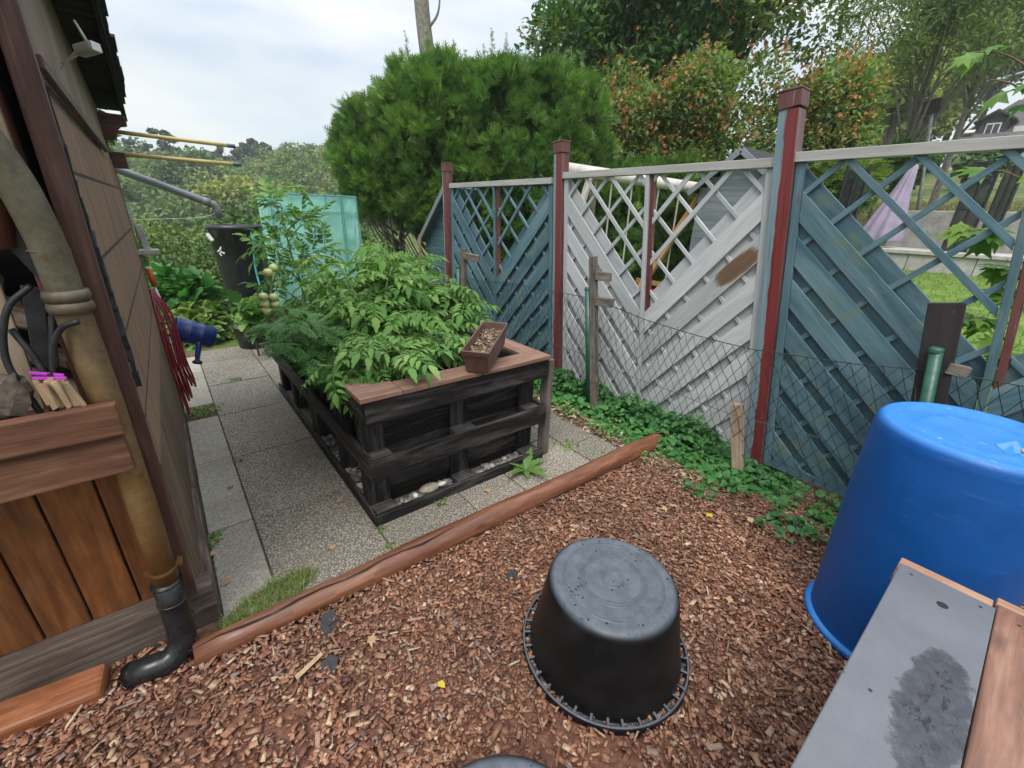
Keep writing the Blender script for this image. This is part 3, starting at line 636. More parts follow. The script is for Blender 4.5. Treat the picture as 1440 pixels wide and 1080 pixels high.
v, f = merge([chips(36000, .01, .027, (.38, .75), vis, .016, .24), chips(3600, .02, .045, (.25, .5), vis, .02, .25), chips(2600, .025, .075, (.06, .15), vis, .022, .3)])
tag(link('bark_mulch', raw_mesh('bark_mulch', v, f), MT['bark_chip']), 'loose red brown bark chips covering the ground before the log edging', 'bark mulch', kind='stuff')

# ------------------------------------------------------------------ log edging
def log(name, label, p0, p1, r, mat, seed):
    rg = random.Random(seed); m = MB(); p0, p1 = V(p0), V(p1); n = 20; b = []
    pts = [p0.lerp(p1, i / 18) + V((0, rg.uniform(-.003, .003), rg.uniform(-.002, .002))) for i in range(19)]
    m.tube(pts, [r * (min(1, .8 + .04 * i) + .04 * math.sin(i * .7 + seed) + rg.uniform(-.015, .015)) for i in range(19)], n)
    o = m.build(name, mat, None, 0, True); return tag(o, label, 'log')
lg = log('edging_log', 'long round peeled log lying between the stone paving and the bark mulch', (-.205, 1.512, .03), (2.68, 1.425, .048), .058, MT['log'], 3)
m = MB(); crack = [(-.22 + i * .09, 1.507 - i * .0027 + .008 * math.sin(i * 1.7) - .012, .0775 + .0019 * i + .001 * math.sin(i)) for i in range(13)]
m.tube(crack, [.001] + [.0032 + .0014 * math.sin(i * 2.3) for i in range(11)] + [.001], 5); m.build('crack', MT['soffit'], lg)
m = MB(); m.board((-1.5, 1.70, .03), (-.445, 1.575, .035), (0, 1, .15), .11, .075, .006)
tag(m.build('red_log', MT['logred'], None, .012), 'short red split log against the shed plinth, left of the black elbow', 'log')

# ------------------------------------------------------------------ garden shed
shed = thing('garden_shed', 'brown timber shed with open log store, felt clad side wall and drainpipe', 'shed', (-.13, 1.66, 0))
WX = -.149
SK = Matrix(((1, .0165, 0, -.0165 * 1.7), (0, 1, 0, 0), (0, 0, 1, 0), (0, 0, 0, 1)))
def skew(o): o.data.transform(SK)                           # the side wall stands a degree off the path line
def lean_roof(y): return 2.36 - .21 * (y - 2.6)                        # underside of the roof over the side wall
m = MB(); m.prism([(1.7, .72), (3.9, .72), (3.9, 1.78), (1.7, 1.78)], (WX - .02, 0, 0), (0, 1, 0), (0, 0, 1), .02); skew(m.build('felt_cladding', MT['felt'], shed))
m = MB(); y = 1.72
while y < 3.88:
    m.board((WX - .012, y + .062, .1), (WX - .012, y + .062, .725), (0, 1, 0), .122, .02); y += .125
skew(m.build('lower_boards', MT['lowclad'], shed, .003))
m = MB(); y = 1.64
while y < 3.9:
    m.board((WX - .014, y + .1, 1.775), (WX - .014, y + .1, lean_roof(y + .1) + .05), (0, 1, 0), .196, .02); y += .2
skew(m.build('gable_boards', MT['gable'], shed, .004))
m = MB(); m.board((-.184, 1.65, .191), (-.142, 1.65, 2.75), (1, 0, 0), .05, .05); m.build('corner_post', MT['shed_dark'], shed, .006)
m = MB(); m.box((-.15, 3.88, .06), (-.106, 3.94, 2.0), 2); m.build('corner_post', MT['lowclad'], shed, .006)
m = MB(); m.board((-.134, 1.35 + .36, 1.86), (-.108, 3.35, 1.80), (0, 0, 1), .032, .02); m.build('wall_batten', MT['shed_dark'], shed, .004)
m = MB(); tz = 1.0
while tz < 1.84: m.board((WX + .008, 1.712 + random.uniform(-.006, .012), tz), (WX + .009, 1.712 + random.uniform(-.006, .012), tz + .05), (0, 1, 0), random.uniform(.01, .022), .012, .003); tz += .042
m.build('torn_felt_edge', MT['roof'], shed)
m = MB(); m.box((-.2, 1.7, 0), (-.112, 3.95, .1), 1); m.build('plinth', MT['plinth'], shed, .008)
m = MB(); m.box((-1.7, 1.655, -.02), (-.109, 1.745, .19), 0); m.build('plinth', MT['plinth'], shed, .01)
m = MB(); x = -1.7
for wd in (.14, .12, .13, .115, .125, .12, .135, .128, .12, .116, .13, .12, .125, .1):
    x1 = min(x + wd, -.165)
    if x1 - x > .04: m.board((x + (x1 - x) / 2, 1.72, .19), (x + (x1 - x) / 2, 1.72, .86), (1, 0, 0), x1 - x - .006, .022)
    x += wd
m.build('front_boards', MT['shed_front'], shed, .005)
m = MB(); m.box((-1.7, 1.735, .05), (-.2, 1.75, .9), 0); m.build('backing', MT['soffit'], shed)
m = MB(); m.board((-1.7, 1.505, .985), (-.182, 1.505, .987), (0, 0, 1), .095, .035); m.build('front_rail', MT['rail'], shed, .006)
m = MB(); m.board((-1.7, 1.53, .875), (-.19, 1.53, .879), (0, 0, 1), .135, .035); m.build('front_rail', MT['rail'], shed, .006)
m = MB(); m.box((-1.7, 1.55, .9), (-.215, 2.5, .93), 0); m.build('store_floor', MT['shed_dark'], shed, .004)
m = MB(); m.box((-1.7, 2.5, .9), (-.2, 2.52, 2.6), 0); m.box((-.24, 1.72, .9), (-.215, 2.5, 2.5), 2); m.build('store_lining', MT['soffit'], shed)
m = MB(); m.box((-.262, 1.61, .9), (-.212, 1.69, 2.7), 2); m.build('jamb_board', MT['shed_red'], shed, .005)
m = MB(); m.box((-.225, 1.575, .2), (-.213, 1.6, 2.5), 2); m.build('pale_batten', MT['palewood'], shed, .002)
m = MB(); m.box((-1.7, 1.6, 1.93), (-.27, 1.68, 2.5), 0); m.build('lintel', MT['shed_red'], shed, .006)
# roof: pitched down along the path, dark soffit, rafter end and barge board
def rz_(y): return lean_roof(y)
m = MB()
for k in range(9):
    y0 = 1.35 + k * .3; m.board((-.9, y0 + .15, rz_(y0 + .15) + .03), (.0, y0 + .15, rz_(y0 + .15) + .03), (0, 1, -.21), .298, .018)
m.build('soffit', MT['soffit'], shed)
m = MB(); m.board((.006, 1.2, rz_(1.2) + .01), (.006, 4.02, rz_(4.02) + .01), (0, 0, 1), .11, .024); m.build('barge_board', MT['soffit'], shed, .004)
m = MB()
for k in range(27):
    y0 = 1.15 + k * .108; z0 = rz_(y0) + .075; m.board((-1.6, y0, z0), (.04 + random.uniform(-.01, .012), y0, z0 - .004), (0, 1, -.25), .14, .016, .004)
roof = m.build('roof', MT['roof'], shed)
m = MB(); m.prism([(0, 0), (.145, 0), (.15, -.03), (.148, -.058), (.115, -.065), (.09, -.09), (.082, -.135), (0, -.15)], (-.14, 3.9, 2.035), (1, 0, 0), (0, 0, 1), .06); m.build('rafter_end', MT['shed_dark'], shed, .005)
m = MB(); m.box((-.135, 3.88, 1.74), (-.04, 3.96, 1.83), 0); m.build('bracket_block', MT['shed_dark'], shed, .005)
# drainpipe outside the log store
cx, cy = -.225, 1.575; R0 = .0365
dp = MB().tube(curve([(-.62, 1.2, 2.35), (-.36, 1.42, 1.93), (-.245, 1.53, 1.66), (-.214, 1.562, 1.48), (-.211, cy, 1.3)], 6) + [(-.208, cy, 1.0), (-.213, cy, .6), (-.22, cy, .3)], R0, 24).build('drainpipe', MT['zinc'], shed, 0, True)
for z0 in (1.318, 1.288): MB().lathe([(.036, -.016), (.0445, -.014), (.0475, 0), (.0445, .014), (.036, .016)], (-.211, cy, z0), 32).build('pipe_bead', MT['zinc'], dp, 0, True)
MB().lathe([(.036, -.002), (.0402, -.001), (.0402, .001), (.036, .002)], (-.213, cy - .004, 1.43), 28).build('pipe_seam', MT['zinc'], dp, 0, True)
m = MB(); m.lathe([(.036, -.005), (.0395, -.005), (.0395, .005), (.036, .005)], (-.217, cy, .395), 28); m.box((-.268, cy - .006, .389), (-.256, cy + .008, .401)); m.box((-.178, cy - .006, .389), (-.164, cy + .03, .401)); m.build('pipe_clamp', MT['zinc'], dp, 0)
bt = MB().tube([(-.2195, cy, .345), (-.222, cy, .24), (-.224, cy - .012, .15)] + [(-.226 - .06 * (1 - math.cos(a)), cy - .02 - .018 * a, .045 + .075 * (1 - math.sin(a))) for a in (.15, .4, .7, 1.0, 1.3, 1.57)] + [(-.32, cy - .042, .044), (-.378, cy - .03, .043)], [.0425, .0415, .0415] + [.0415] * 6 + [.043, .0435], 24).build('black_elbow', MT['blackpipe'], dp, 0, True)
for z0 in (.255, .155, .338): MB().lathe([(.041, -.004), (.0445, -.003), (.0445, .003), (.041, .004)], (-.222, cy, z0), 28).build('elbow_collar', MT['blackpipe'], dp, 0, True); MB().ball((-.378, cy - .03, .043), .0434, 16, 10, (.75, 1, 1)).build('elbow_end', MT['blackpipe'], dp, 0, True)

# things in the log store
def firelog(lab, p0, p1, r, mat=None, ends=None):
    m = MB(); p0, p1 = V(p0), V(p1); pts = [p0.lerp(p1, i / 5) + V((random.uniform(-.004, .004),) * 3) for i in range(6)]
    o = m.tube(pts, [r * random.uniform(.9, 1.08) for _ in range(6)], 9).build('firewood_log', mat or MT['firewood'])
    e = MB().tube([p0 - (p1 - p0).normalized() * .002, p0 + (p1 - p0).normalized() * .004], r * .8, 9).build('cut_end', MT['splitwood'], o)
    return tag(o, lab, 'firewood', 'firewood logs in the open store')
firelog('upper thick firewood log beside the rusty drainpipe', (-.25, 1.78, 1.165), (-.5, 2.2, 1.2), .032)
firelog('thin firewood branch just under the thick log by the drainpipe', (-.26, 1.75, 1.10), (-.55, 2.05, 1.12), .03)
firelog('lowest firewood branch lying on the store floor by the drainpipe', (-.25, 1.66, 1.02), (-.5, 2.0, 1.08), .026)
for k, (x, z) in enumerate(((-.5, 1.0), (-.62, 1.05), (-.46, 1.3), (-.52, 1.42), (-.6, 1.2), (-.43, 1.2))):
    firelog('firewood log stacked in the dark back of the store', (x, 2.1, z), (x - .25, 2.45, z + .01), .055)
def chunk(name, lab, c, s, mat, mat2, rz):
    m = MB(); m.ball((0, 0, 0), .5, 9, 6, (1, 1, 1), .22); o = m.build(name, mat); 
    for v_ in o.data.vertices: v_.co = Matrix.Rotation(rz, 3, 'Z') @ Matrix.Rotation(.5, 3, 'Y') @ V((v_.co.x * s[0], v_.co.y * s[1], v_.co.z * s[2])) + V(c)
    return tag(o, lab, 'firewood')
chunk('bark_chunk', 'thick log end with rough flaking bark standing on the upper rail', (-.385, 1.56, 1.075), (.1, .08, .12), MT['barkwood'], None, .3)
m = MB()
for k in range(6): x = -.304 + .0105 * k; y = 1.53 + random.uniform(-.012, .012); zt = 1.13 - .004 * (k - 2) ** 2 + random.uniform(-.03, .012); m.board((x + (x + .276) * .25, y, 1.03 + .004 * abs(k - 4)), (x - .012, y + .006, zt), (1, 0, .1), .0135, random.uniform(.014, .034), .005)
o = m.build('split_wood_piece', MT['splitwood'], None, .002)
tag(o, 'pale splintered piece of split wood below the pink clothes peg', 'firewood')
m = MB(); m.board((-.266, 1.55, 1.116), (-.325, 1.55, 1.136), (0, 0, 1), .008, .009); o = m.build('clothes_peg', MT['pinkplastic'], None, .002)
m = MB(); m.board((-.262, 1.542, 1.11), (-.322, 1.542, 1.122), (0, 0, 1), .008, .009); m.build('peg_half', MT['pinkplastic'], o, .002)
m = MB(); m.lathe([(.001, -.006), (.006, -.006), (.006, .006), (.001, .006)], (-.29, 1.548, 1.122), 12); m.build('spring', MT['steel'], o)
tag(o, 'bright pink plastic clothes peg clipped on a metal prong', 'clothes peg')
# a wrought iron lantern and rack hanging in the store
rk = thing('iron_rack', 'dark wrought iron rack with curved prongs in front of the firewood', 'rack', (-.38, 1.6, 1.0))
for pts in ([(-.232, 1.6, 1.34), (-.258, 1.6, 1.25), (-.285, 1.585, 1.14), (-.325, 1.57, .96)], [(-.335, 1.6, 1.24), (-.31, 1.58, 1.16), (-.305, 1.57, 1.08), (-.33, 1.57, .95)], [(-.27, 1.59, 1.345), (-.325, 1.58, 1.29), (-.36, 1.58, 1.17), (-.345, 1.57, 1.06), (-.325, 1.56, .95)], [(-.2, 1.515, 1.26), (-.235, 1.53, 1.245), (-.262, 1.54, 1.2), (-.275, 1.55, 1.14)]):
    MB().tube(curve(pts, 6), [.0075] * (len(pts) * 6 - 6) + [.004], 8).build('prong', MT['steel'], rk, 0, True)
m = MB(); m.prism([(0, 0), (.05, -.02), (.085, -.2), (.06, -.28), (.045, -.2), (.0, -.08)], (-.295, 1.62, 1.54), (1, 0, 0), (0, 0, 1), .012); m.build('blade', MT['steel'], rk, .003)
m = MB(); m.prism([(0, 0), (.04, -.01), (.0, -.24), (-.03, -.2)], (-.3, 1.66, 1.34), (1, 0, 0), (0, 0, 1), .01); m.build('blade', MT['steel'], rk, .003)
m = MB(); m.board((-.4, 1.68, 1.36), (-.41, 1.66, 1.0), (1, 0, .3), .13, .014); o = m.build('leaning_board', MT['palewood'], None, .003); tag(o, 'pale bare board leaning behind the iron rack in the store', 'board')
ln = thing('copper_lantern', 'copper rimmed lantern at the left edge inside the log store', 'lantern', (-.36, 1.62, 1.5))
MB().lathe([(.03, -.012), (.062, -.01), (.064, .008), (.03, .012)], (-.3, 1.6, 1.555), 24).build('copper_rim', MT['shed_red'], ln, 0, True)
MB().lathe([(.052, .0), (.028, -.11), (.001, -.115)], (-.3, 1.6, 1.545), 20).build('amber_bowl', MT['shed_red'], ln, 0, True)

# camera lamp under the eave
cm = thing('security_camera', 'small grey box lamp with stub aerial under the shed eave', 'camera', (-.1, 2.5, 2.0))
Cc = V((-.045, 2.15, 1.995)); ax = V((.55, -.62, .12)).normalized()
m = MB(); m.board(Cc - ax * .036, Cc + ax * .036, (0, .1, 1), .03, .034); bd = m.build('housing', MT['lampbody'], cm, .007)
m = MB(); m.board(Cc + ax * .035, Cc + ax * .04, (0, .1, 1), .026, .03); m.build('lens_cover', MT['whiteplastic'], bd, .002)
MB().tube([Cc + V((.008, 0, .014)), Cc + V((-.012, .015, .075))], [.0045, .0035], 8).build('aerial', MT['lampbody'], cm, 0, True)
MB().tube(curve([Cc - ax * .034, Cc - ax * .05 + V((0, 0, -.01)), (-.125, 2.3, 1.97)], 4), .0035, 6).build('bracket', MT['whiteplastic'], cm)
MB().tube([(-.128, 2.27, 1.95), Cc - ax * .05], .0025, 6).build('bracket', MT['whiteplastic'], cm)

# rods, pipe, hooks at the far corner
for lab, a, b in (('upper yellow rod sticking out under the shed eave', (-.1, 3.92, 1.947), (.585, 3.96, 1.935)), ('lower yellow rod resting on the bracket block', (-.12, 3.93, 1.823), (.6, 3.95, 1.818))):
    a, b = V(a), V(b); e = a.lerp(b, .93); o = MB().tube([a, e], .0125, 12).build('yellow_rod', MT['yellowpole'], None, 0, True); tag(o, lab, 'rod', 'yellow rods under the eave')
    MB().tube([e, b], .0132, 12).build('end_cap', MT['bluetip'], o, 0, True)
pts = [(-.25, 4.15, 1.80), (.385, 4.15, 1.548)] + [(.385 + .032 * math.sin(t), 4.15, 1.548 - .032 * (1 - math.cos(t)) - .012 * t) for t in (.4, .8, 1.2, 1.57)] + [(.42, 4.15, 1.45)]
o = MB().tube(pts, .026, 20).build('rain_pipe', MT['greypipe'], None, 0, True); tag(o, 'sloping grey plastic pipe leading from the shed to the black water butt', 'pipe')
d = (V((.385, 4.15, 1.548)) - V((-.25, 4.15, 1.80))).normalized(); c = V((.36, 4.15, 1.558)); MB().tube([c - d * .03, c + d * .02], .0295, 20).build('pipe_socket', MT['greypipe'], o, 0, True)
sh = thing('wall_bracket', 'weathered white wooden bracket with upright peg on the shed corner', 'bracket', (-.09, 3.9, 1.2))
m = MB(); m.box((-.125, 3.86, 1.215), (.0, 3.97, 1.245), 0); m.build('shelf', MT['greywhite'], sh, .004)
m = MB(); m.board((-.06, 3.93, 1.245), (-.075, 3.93, 1.40), (1, 0, 0), .035, .03); m.build('peg', MT['greywhite'], sh, .004)
o = MB().tube([(-.095, 4.0, 1.3), (-.1, 4.02, 1.53)], .006, 8).build('thin_rod', MT['galv'], None, 0, True); tag(o, 'thin grey metal rod standing behind the white bracket', 'rod')
o = MB().tube(curve([(-.11, 4.0, 1.43), (.5, 6.5, 1.40), (1.0, 9.0, 1.47)], 6), .0025, 5).build('washing_line', MT['whiteplastic']); tag(o, 'thin white line strung from the shed corner towards the bushes', 'line')
tl = thing('hanging_tool', 'hand tool with orange grip hanging above the red hose', 'tool', (-.08, 3.9, 1.1))
MB().tube([(-.083, 3.9, 1.12), (-.078, 3.9, 1.0)], .016, 10).build('grip', MT['orangeplastic'], tl, 0, True); MB().tube([(-.078, 3.9, 1.0), (-.07, 3.9, .9), (-.058, 3.9, .74)], [.008, .012, .007], 8).build('shaft', MT['whiteplastic'], tl, 0, True)
hs = MB()
for k in range(5):
    o_ = random.uniform(-.003, .003); y0 = 3.72 + k * .025; y1 = y0 + .05 + random.uniform(-.02, .05); lo = .1 + k * .035 + random.uniform(-.04, .06)
    xo = -.105 + k * .02; hs.tube(curve([(-.105, 3.86 + o_, .985), (xo + o_, y0 + .02, .8), (xo + o_, y0 - .02, .45), (xo + .02, y0, lo + .06), (xo + .025, (y0 + y1) / 2 + .03, lo), (xo + .025, y1 + .05, lo + .06), (xo + .01 + o_, y1 + .03, .45), (xo + o_, y1 + .02, .8), (-.1, 3.87 + o_, .98)], 6), .0068, 8)
o = hs.build('red_hose', MT['hosered'], None, 0, True); tag(o, 'dark red hose hanging in long loops on the shed wall', 'hose')
# watering can hanging on its side
wc = thing('watering_can', 'blue plastic watering can hanging on its side at the shed end', 'watering can', (.05, 4.0, .6))
A, B = V((-.04, 3.98, .675)), V((.19, 4.0, .56)); ax = (B - A).normalized(); L_ = (B - A).length
def along(t, r, k=28):
    c = A + ax * (t * L_); s = ax.cross(V((0, 0, 1))).normalized(); u = s.cross(ax); return [c + (s * math.cos(2 * PI * i / k) + u * math.sin(2 * PI * i / k)) * r for i in range(k)]
m = MB(); k = 28; prof = [(.9, .0), (1.0, .06), (1.0, .08), (.93, .088), (.7, .089), (.66, .092), (.62, .089), (.4, .089), (.36, .092), (.32, .089), (.06, .088), (.02, .092), (0, .09), (.03, .082), (.9, .078)]
for t, r in prof: m.v += [tuple(q) for q in along(t, r)]
for i in range(len(prof) - 1):
    for j in range(k): m.face((i * k + j, i * k + (j + 1) % k, (i + 1) * k + (j + 1) % k, (i + 1) * k + j))
m.build('body', MT['canblue'], wc, 0, True)
sp = MB().tube(curve([A + ax * .13 + V((0, -.04, -.055)), (.085, 3.92, .545), (.062, 3.89, .47), (.052, 3.88, .435)], 5), [.026 - .0008 * i for i in range(16)], 12).build('spout', MT['canblue'], wc, 0, True)
m = MB(); c = V((.05, 3.875, .425)); m.tube([c + V((.004, 0, .018)), c, c + V((-.004, 0, -.012))], [.012, .032, .031], 18); m.build('rose', MT['canrose'], sp, 0, True)
MB().tube(curve([A + V((.01, -.05, .05)), A + V((-.06, -.03, .05)), A + V((-.07, -.03, .0)), A + V((-.01, -.06, -.05)), A + V((.06, -.075, -.055))], 5), .008, 8).build('handle', MT['canblue'], wc, 0, True)
# ------------------------------------------------------------------ raised bed of upended pallets
BX0, BX1, BY0, BY1 = .585, 1.745, 1.79, 4.05
bed = thing('raised_bed', 'raised bed of black charred pallets with a brown board rim and leafy crop', 'raised bed', ((BX0 + BX1) / 2, (BY0 + BY1) / 2, 0))
def plank(name, lo, hi, mat='bedwood', ax=None, bv=.006): return MB().box(lo, hi, ax, .0025).build(name, MT[mat], bed, bv)
# front face: three skids with blocks, board wall behind with slots
for z0, z1 in ((.0, .075), (.28, .405), (.60, .715)):
    plank('front_skid', (BX0, BY0, z0), (BX1 + .01, BY0 + .024, z1))
for z0, z1 in ((.0, .075), (.28, .4)):
    for x in (BX0, (BX0 + BX1) / 2 - .07, BX1 - .135): plank('block', (x + .004, BY0 + .026, z0), (x + .136, BY0 + .115, z1 - .006), 'bedblock', 0)
for x in (BX0, (BX0 + BX1) / 2 - .07, BX1 - .135): plank('upright', (x + .01, BY0 + .1165, .001), (x + .13, BY0 + .136, .715), 'bedwood', 2)
for z0, z1 in ((.09, .19), (.3, .38), (.44, .54), (.58, .72)): plank('slat', (BX0 + .01, BY0 + .1375, z0), (BX1 - .01, BY0 + .157, z1))
# sides
for X0, sg in ((BX0, 1), (BX1, -1)):
    def sx(a, b): return (min(X0 + sg * a, X0 + sg * b), max(X0 + sg * a, X0 + sg * b))
    for z0, z1 in ((.0, .07), (.29, .41), (.60, .705)):
        for y0, y1 in ((BY0 + .03, 2.93), (2.935, BY1)):
            a, b = sx(0, .022); plank('side_skid', (a, y0, z0), (b, y1, z1), ax=1)
    for y in (BY0 + .16, 2.35, 2.86, 2.95, 3.5, BY1 - .1):
        a, b = sx(.024, .105); plank('side_block', (a, y, 0.001), (b, y + .09, .70), 'bedwood', 2)
    for z0, z1 in ((.08, .18), (.3, .4), (.44, .54), (.58, .72)):
        a, b = sx(.107, .126); plank('side_slat', (a, BY0 + .16, z0), (b, BY1, z1), ax=1)
plank('back_wall', (BX0 + .13, BY1 - .03, 0), (BX1 - .13, BY1, .71))
m = MB(); m.box((BX0 + .128, BY0 + .159, .02), (BX1 - .128, BY1 - .032, .66)); m.build('soil', MT['soil'], bed)
# rim boards laid flat on top
m = MB(); m.box((BX0 - .02, BY0 - .012, .722), (BX0 + .19, BY0 + .14, .748), 0); m.build('rim_board', MT['bedtop'], bed, .004)
m = MB(); m.box((BX0 + .194, BY0 - .012, .721), (1.24, BY0 + .125, .747), 0); m.build('rim_board', MT['bedtop'], bed, .004)
m = MB(); m.box((1.244, BY0 - .015, .721), (BX1 + .01, BY0 + .125, .747), 0); m.build('rim_board', MT['bedtop'], bed, .004)
m = MB(); m.box((BX1 - .12, BY0 + .128, .721), (BX1 + .012, 2.75, .746), 1); m.build('rim_board', MT['bedtop'], bed, .004)
m = MB(); m.box((BX1 - .12, 2.754, .721), (BX1 + .012, BY1, .746), 1); m.build('rim_board', MT['bedtop'], bed, .004)
m = MB(); m.box((BX0 - .02, BY0 + .143, .7215), (BX0 + .1, BY1, .746), 1); m.build('rim_board', MT['bedtop'], bed, .004)
# gravel kept behind the lowest skids
gv = MB()
for _ in range(230):
    x = random.uniform(BX0 + .14, BX1 - .14); y = random.uniform(BY0 + .03, BY0 + .11); r = random.uniform(.008, .022); 
    if abs(x - (BX0 + BX1) / 2) < .09: continue
    gv.ball((x, y, random.uniform(.025, .05)), r, 6, 4, (1, 1, .7), .18)
for _ in range(160): gv.ball((random.uniform(BX0 + .03, BX0 + .1), random.uniform(BY0 + .2, 3.2), random.uniform(.02, .05)), random.uniform(.01, .028), 6, 4, (1, 1, .7), .18)
tag(gv.build('gravel', MT['gravel'], bed), kind='stuff')
m = MB(); m.ball((.93, BY0 + .07, .07), .05, 12, 8, (1.25, .7, .5), .06); tag(m.build('flat_stone', MT['stone'], None, 0, True), 'flat sandy stone lying on gravel behind the lowest front plank', 'stone')
m = MB(); m.ball((.83, BY0 + .045, .075), .016, 9, 6, (1, 1, 1), .06); tag(m.build('pebble', MT['stonewhite'], None, 0, True), 'round white pebble left of the flat sandy stone', 'stone')
m = MB(); m.ball((1.005, BY0 + .055, .078), .02, 9, 6, (1.5, .8, .6), .06); tag(m.build('pebble', MT['stonewhite'], None, 0, True), 'long white pebble right of the flat sandy stone', 'stone')

# ------------------------------------------------------------------ crop plants
TOM = [compound_leaf(4, k) for k in range(3)] + [compound_leaf(3, 9)]
FEA = [feathery_leaf(k) for k in range(2)]
def crop(name, label, base, height, spread, nleaf, size, mat, temps=TOM, group='leafy crop plants in the raised bed', lean=(0, 0), tip=0, cat='plant', ystretch=1, droop=-.1, hmin=.1, stems=6):
    root = thing(name, label, cat, base, group); b = V(base); st = MB(); tips = []
    for s in range(stems):
        a = 2 * PI * s / stems + random.uniform(-.4, .4); q = random.uniform(.25, .9)
        e = b + V((math.cos(a) * spread * q + lean[0], math.sin(a) * spread * q * ystretch + lean[1], height * random.uniform(.55, 1) * (1.15 - .4 * q)))
        mid = b.lerp(e, .55) + V((0, 0, height * .14)); p = curve([b + V((random.uniform(-.03, .03), random.uniform(-.03, .03), -.03)), mid, e], 8); st.tube(p, [.009 - .0055 * i / (len(p) - 1) for i in range(len(p))], 6); tips.append(p)
    st.build('stem', MT['stem'], root, 0, True)
    pos, d, up = [], [], []
    for k in range(nleaf):
        p = random.choice(tips); i = int((hmin + (1 - hmin) * random.random() ** .75) * (len(p) - 1)); q = p[i]
        a = random.uniform(0, 2 * PI); out = V((q.x - b.x, q.y - b.y, 0)); out = out.normalized() if out.length > .02 else V((1, 0, 0))
        dd = (out * .55 + V((math.cos(a), math.sin(a), random.uniform(-.35, .45) + droop))).normalized()
        pos.append(q); d.append(dd); up.append((random.gauss(0, .3), random.gauss(0, .3), 1))
    pos, d, up = np.array(pos), np.array(d), np.array(up); parts = []
    idx = RNG.integers(0, len(temps), nleaf)
    for t in range(len(temps)):
        k = idx == t
        if k.any(): parts.append(scatter(temps[t], pos[k], d[k], up[k], size * RNG.uniform(.65, 1.2, k.sum())))
    v, f = merge(parts); link('leaves', raw_mesh('leaves', v, f), mat, root)
    return root, tips
crop('potato_plant', 'broad pale green leafy plant spilling over the front rim board', (.88, 2.2, .66), .36, .31, 117, 0.206, MT['tomato_leaf_b'], lean=(0, -.02), droop=.0)
crop('potato_plant', 'pale leafy plant beside the brown planter box', (1.14, 2.34, .66), .44, .3, 117, 0.215, MT['tomato_leaf_b'])
crop('potato_plant', 'leafy plant in the middle of the bed behind the front leaves', (.95, 2.5, .66), .66, .36, 133, 0.215, MT['tomato_leaf'])
crop('tomato_plant', 'tallest bushy tomato plant in the middle of the bed', (1.3, 2.75, .66), .76, .38, 186, 0.215, MT['tomato_leaf'])
crop('tomato_plant', 'tomato plant by the fence side rim with leaves over the edge', (1.42, 2.6, .66), .46, .26, 93, 0.206, MT['tomato_leaf'], lean=(.05, 0))
crop('potato_plant', 'leafy plant behind the thin bamboo stake', (1.0, 3.15, .66), .66, .38, 111, 0.215, MT['tomato_leaf_b'])
crop('tomato_plant', 'bushy plant at the far fence corner of the bed', (1.45, 3.3, .66), .74, .4, 124, 0.215, MT['tomato_leaf'])
crop('tomato_plant', 'straggling tomato plant hanging down over the front left corner', (.7, 2.16, .66), .24, .22, 71, 0.163, MT['tomato_leaf'], lean=(-.06, -.05), droop=-.5)
crop('feathery_plant', 'feathery dark green plant hanging over the path side of the bed', (.66, 2.45, .66), .36, .3, 230, .125, MT['feather_leaf'], FEA, 'feathery plants along the path side', lean=(-.07, 0), ystretch=1.1, stems=9)
crop('feathery_plant', 'feathery plant further along the path edge below the tomatoes', (.66, 2.95, .66), .3, .28, 210, .125, MT['feather_leaf'], FEA, 'feathery plants along the path side', lean=(-.05, 0), ystretch=1.2, stems=9)
crop('feathery_plant', 'feathery plant at the near path corner under the tomato leaves', (.68, 2.16, .66), .2, .2, 110, .11, MT['feather_leaf'], FEA, 'feathery plants along the path side', lean=(-.06, 0), stems=7)
# the tall tomato plant with its truss of fruit
tp = thing('tall_tomato_plant', 'tall thin tomato plant with a truss of green fruit against the net', 'plant', (.86, 3.75, .66))
main = curve([(.86, 3.75, .62), (.84, 3.76, .95), (.8, 3.78, 1.25), (.79, 3.8, 1.56)], 8)
m = MB(); m.tube(main, [.011 - .0003 * i for i in range(len(main))], 8)
arms = []
for q, e in ((1.3, (.98, 3.7, 1.44)), (1.36, (1.07, 3.74, 1.5)), (1.2, (.62, 3.7, 1.24)), (1.1, (1.04, 3.68, 1.22)), (1.0, (.66, 3.6, 1.1)), (.92, (1.0, 3.6, 1.05)), (1.45, (.72, 3.8, 1.56)), (.8, (.62, 3.65, .95))):
    s = min(main, key=lambda p: abs(p.z - q)); arms.append(curve([s, V(s).lerp(V(e), .5) + V((0, 0, .04)), e], 5)); m.tube(arms[-1], [.006, .006, .005, .005, .005, .004, .004, .004, .003, .003, .003], 6)
m.build('stem', MT['stem'], tp, 0, True)
pos, d = [], []
for a_ in arms:
    for k in range(10): q = a_[random.randint(3, 10)]; pos.append(q); d.append((q - main[10]).normalized() * .7 + V(rdir(1)[0]) * .7)
for k in range(40): q = main[random.randint(4, len(main) - 1)]; pos.append(q); d.append(V((random.gauss(0, 1), random.gauss(0, 1), random.uniform(-.4, .4))))
pos = np.array(pos); d = np.array(d); up = np.tile((0, 0, 1.), (len(pos), 1)) + RNG.normal(0, .25, (len(pos), 3))
v, f = scatter(TOM[0], pos, d, up, RNG.uniform(.13, .24, len(pos))); link('leaves', raw_mesh('leaves', v, f), MT['tomato_leaf'], tp)
truss = curve([(.81, 3.74, 1.12), (.66, 3.5, 1.17), (.57, 3.3, 1.1), (.525, 3.26, .97), (.52, 3.25, .8)], 8)
tr = MB().tube(truss, .0075, 8).build('truss', MT['stem'], tp, 0, True)
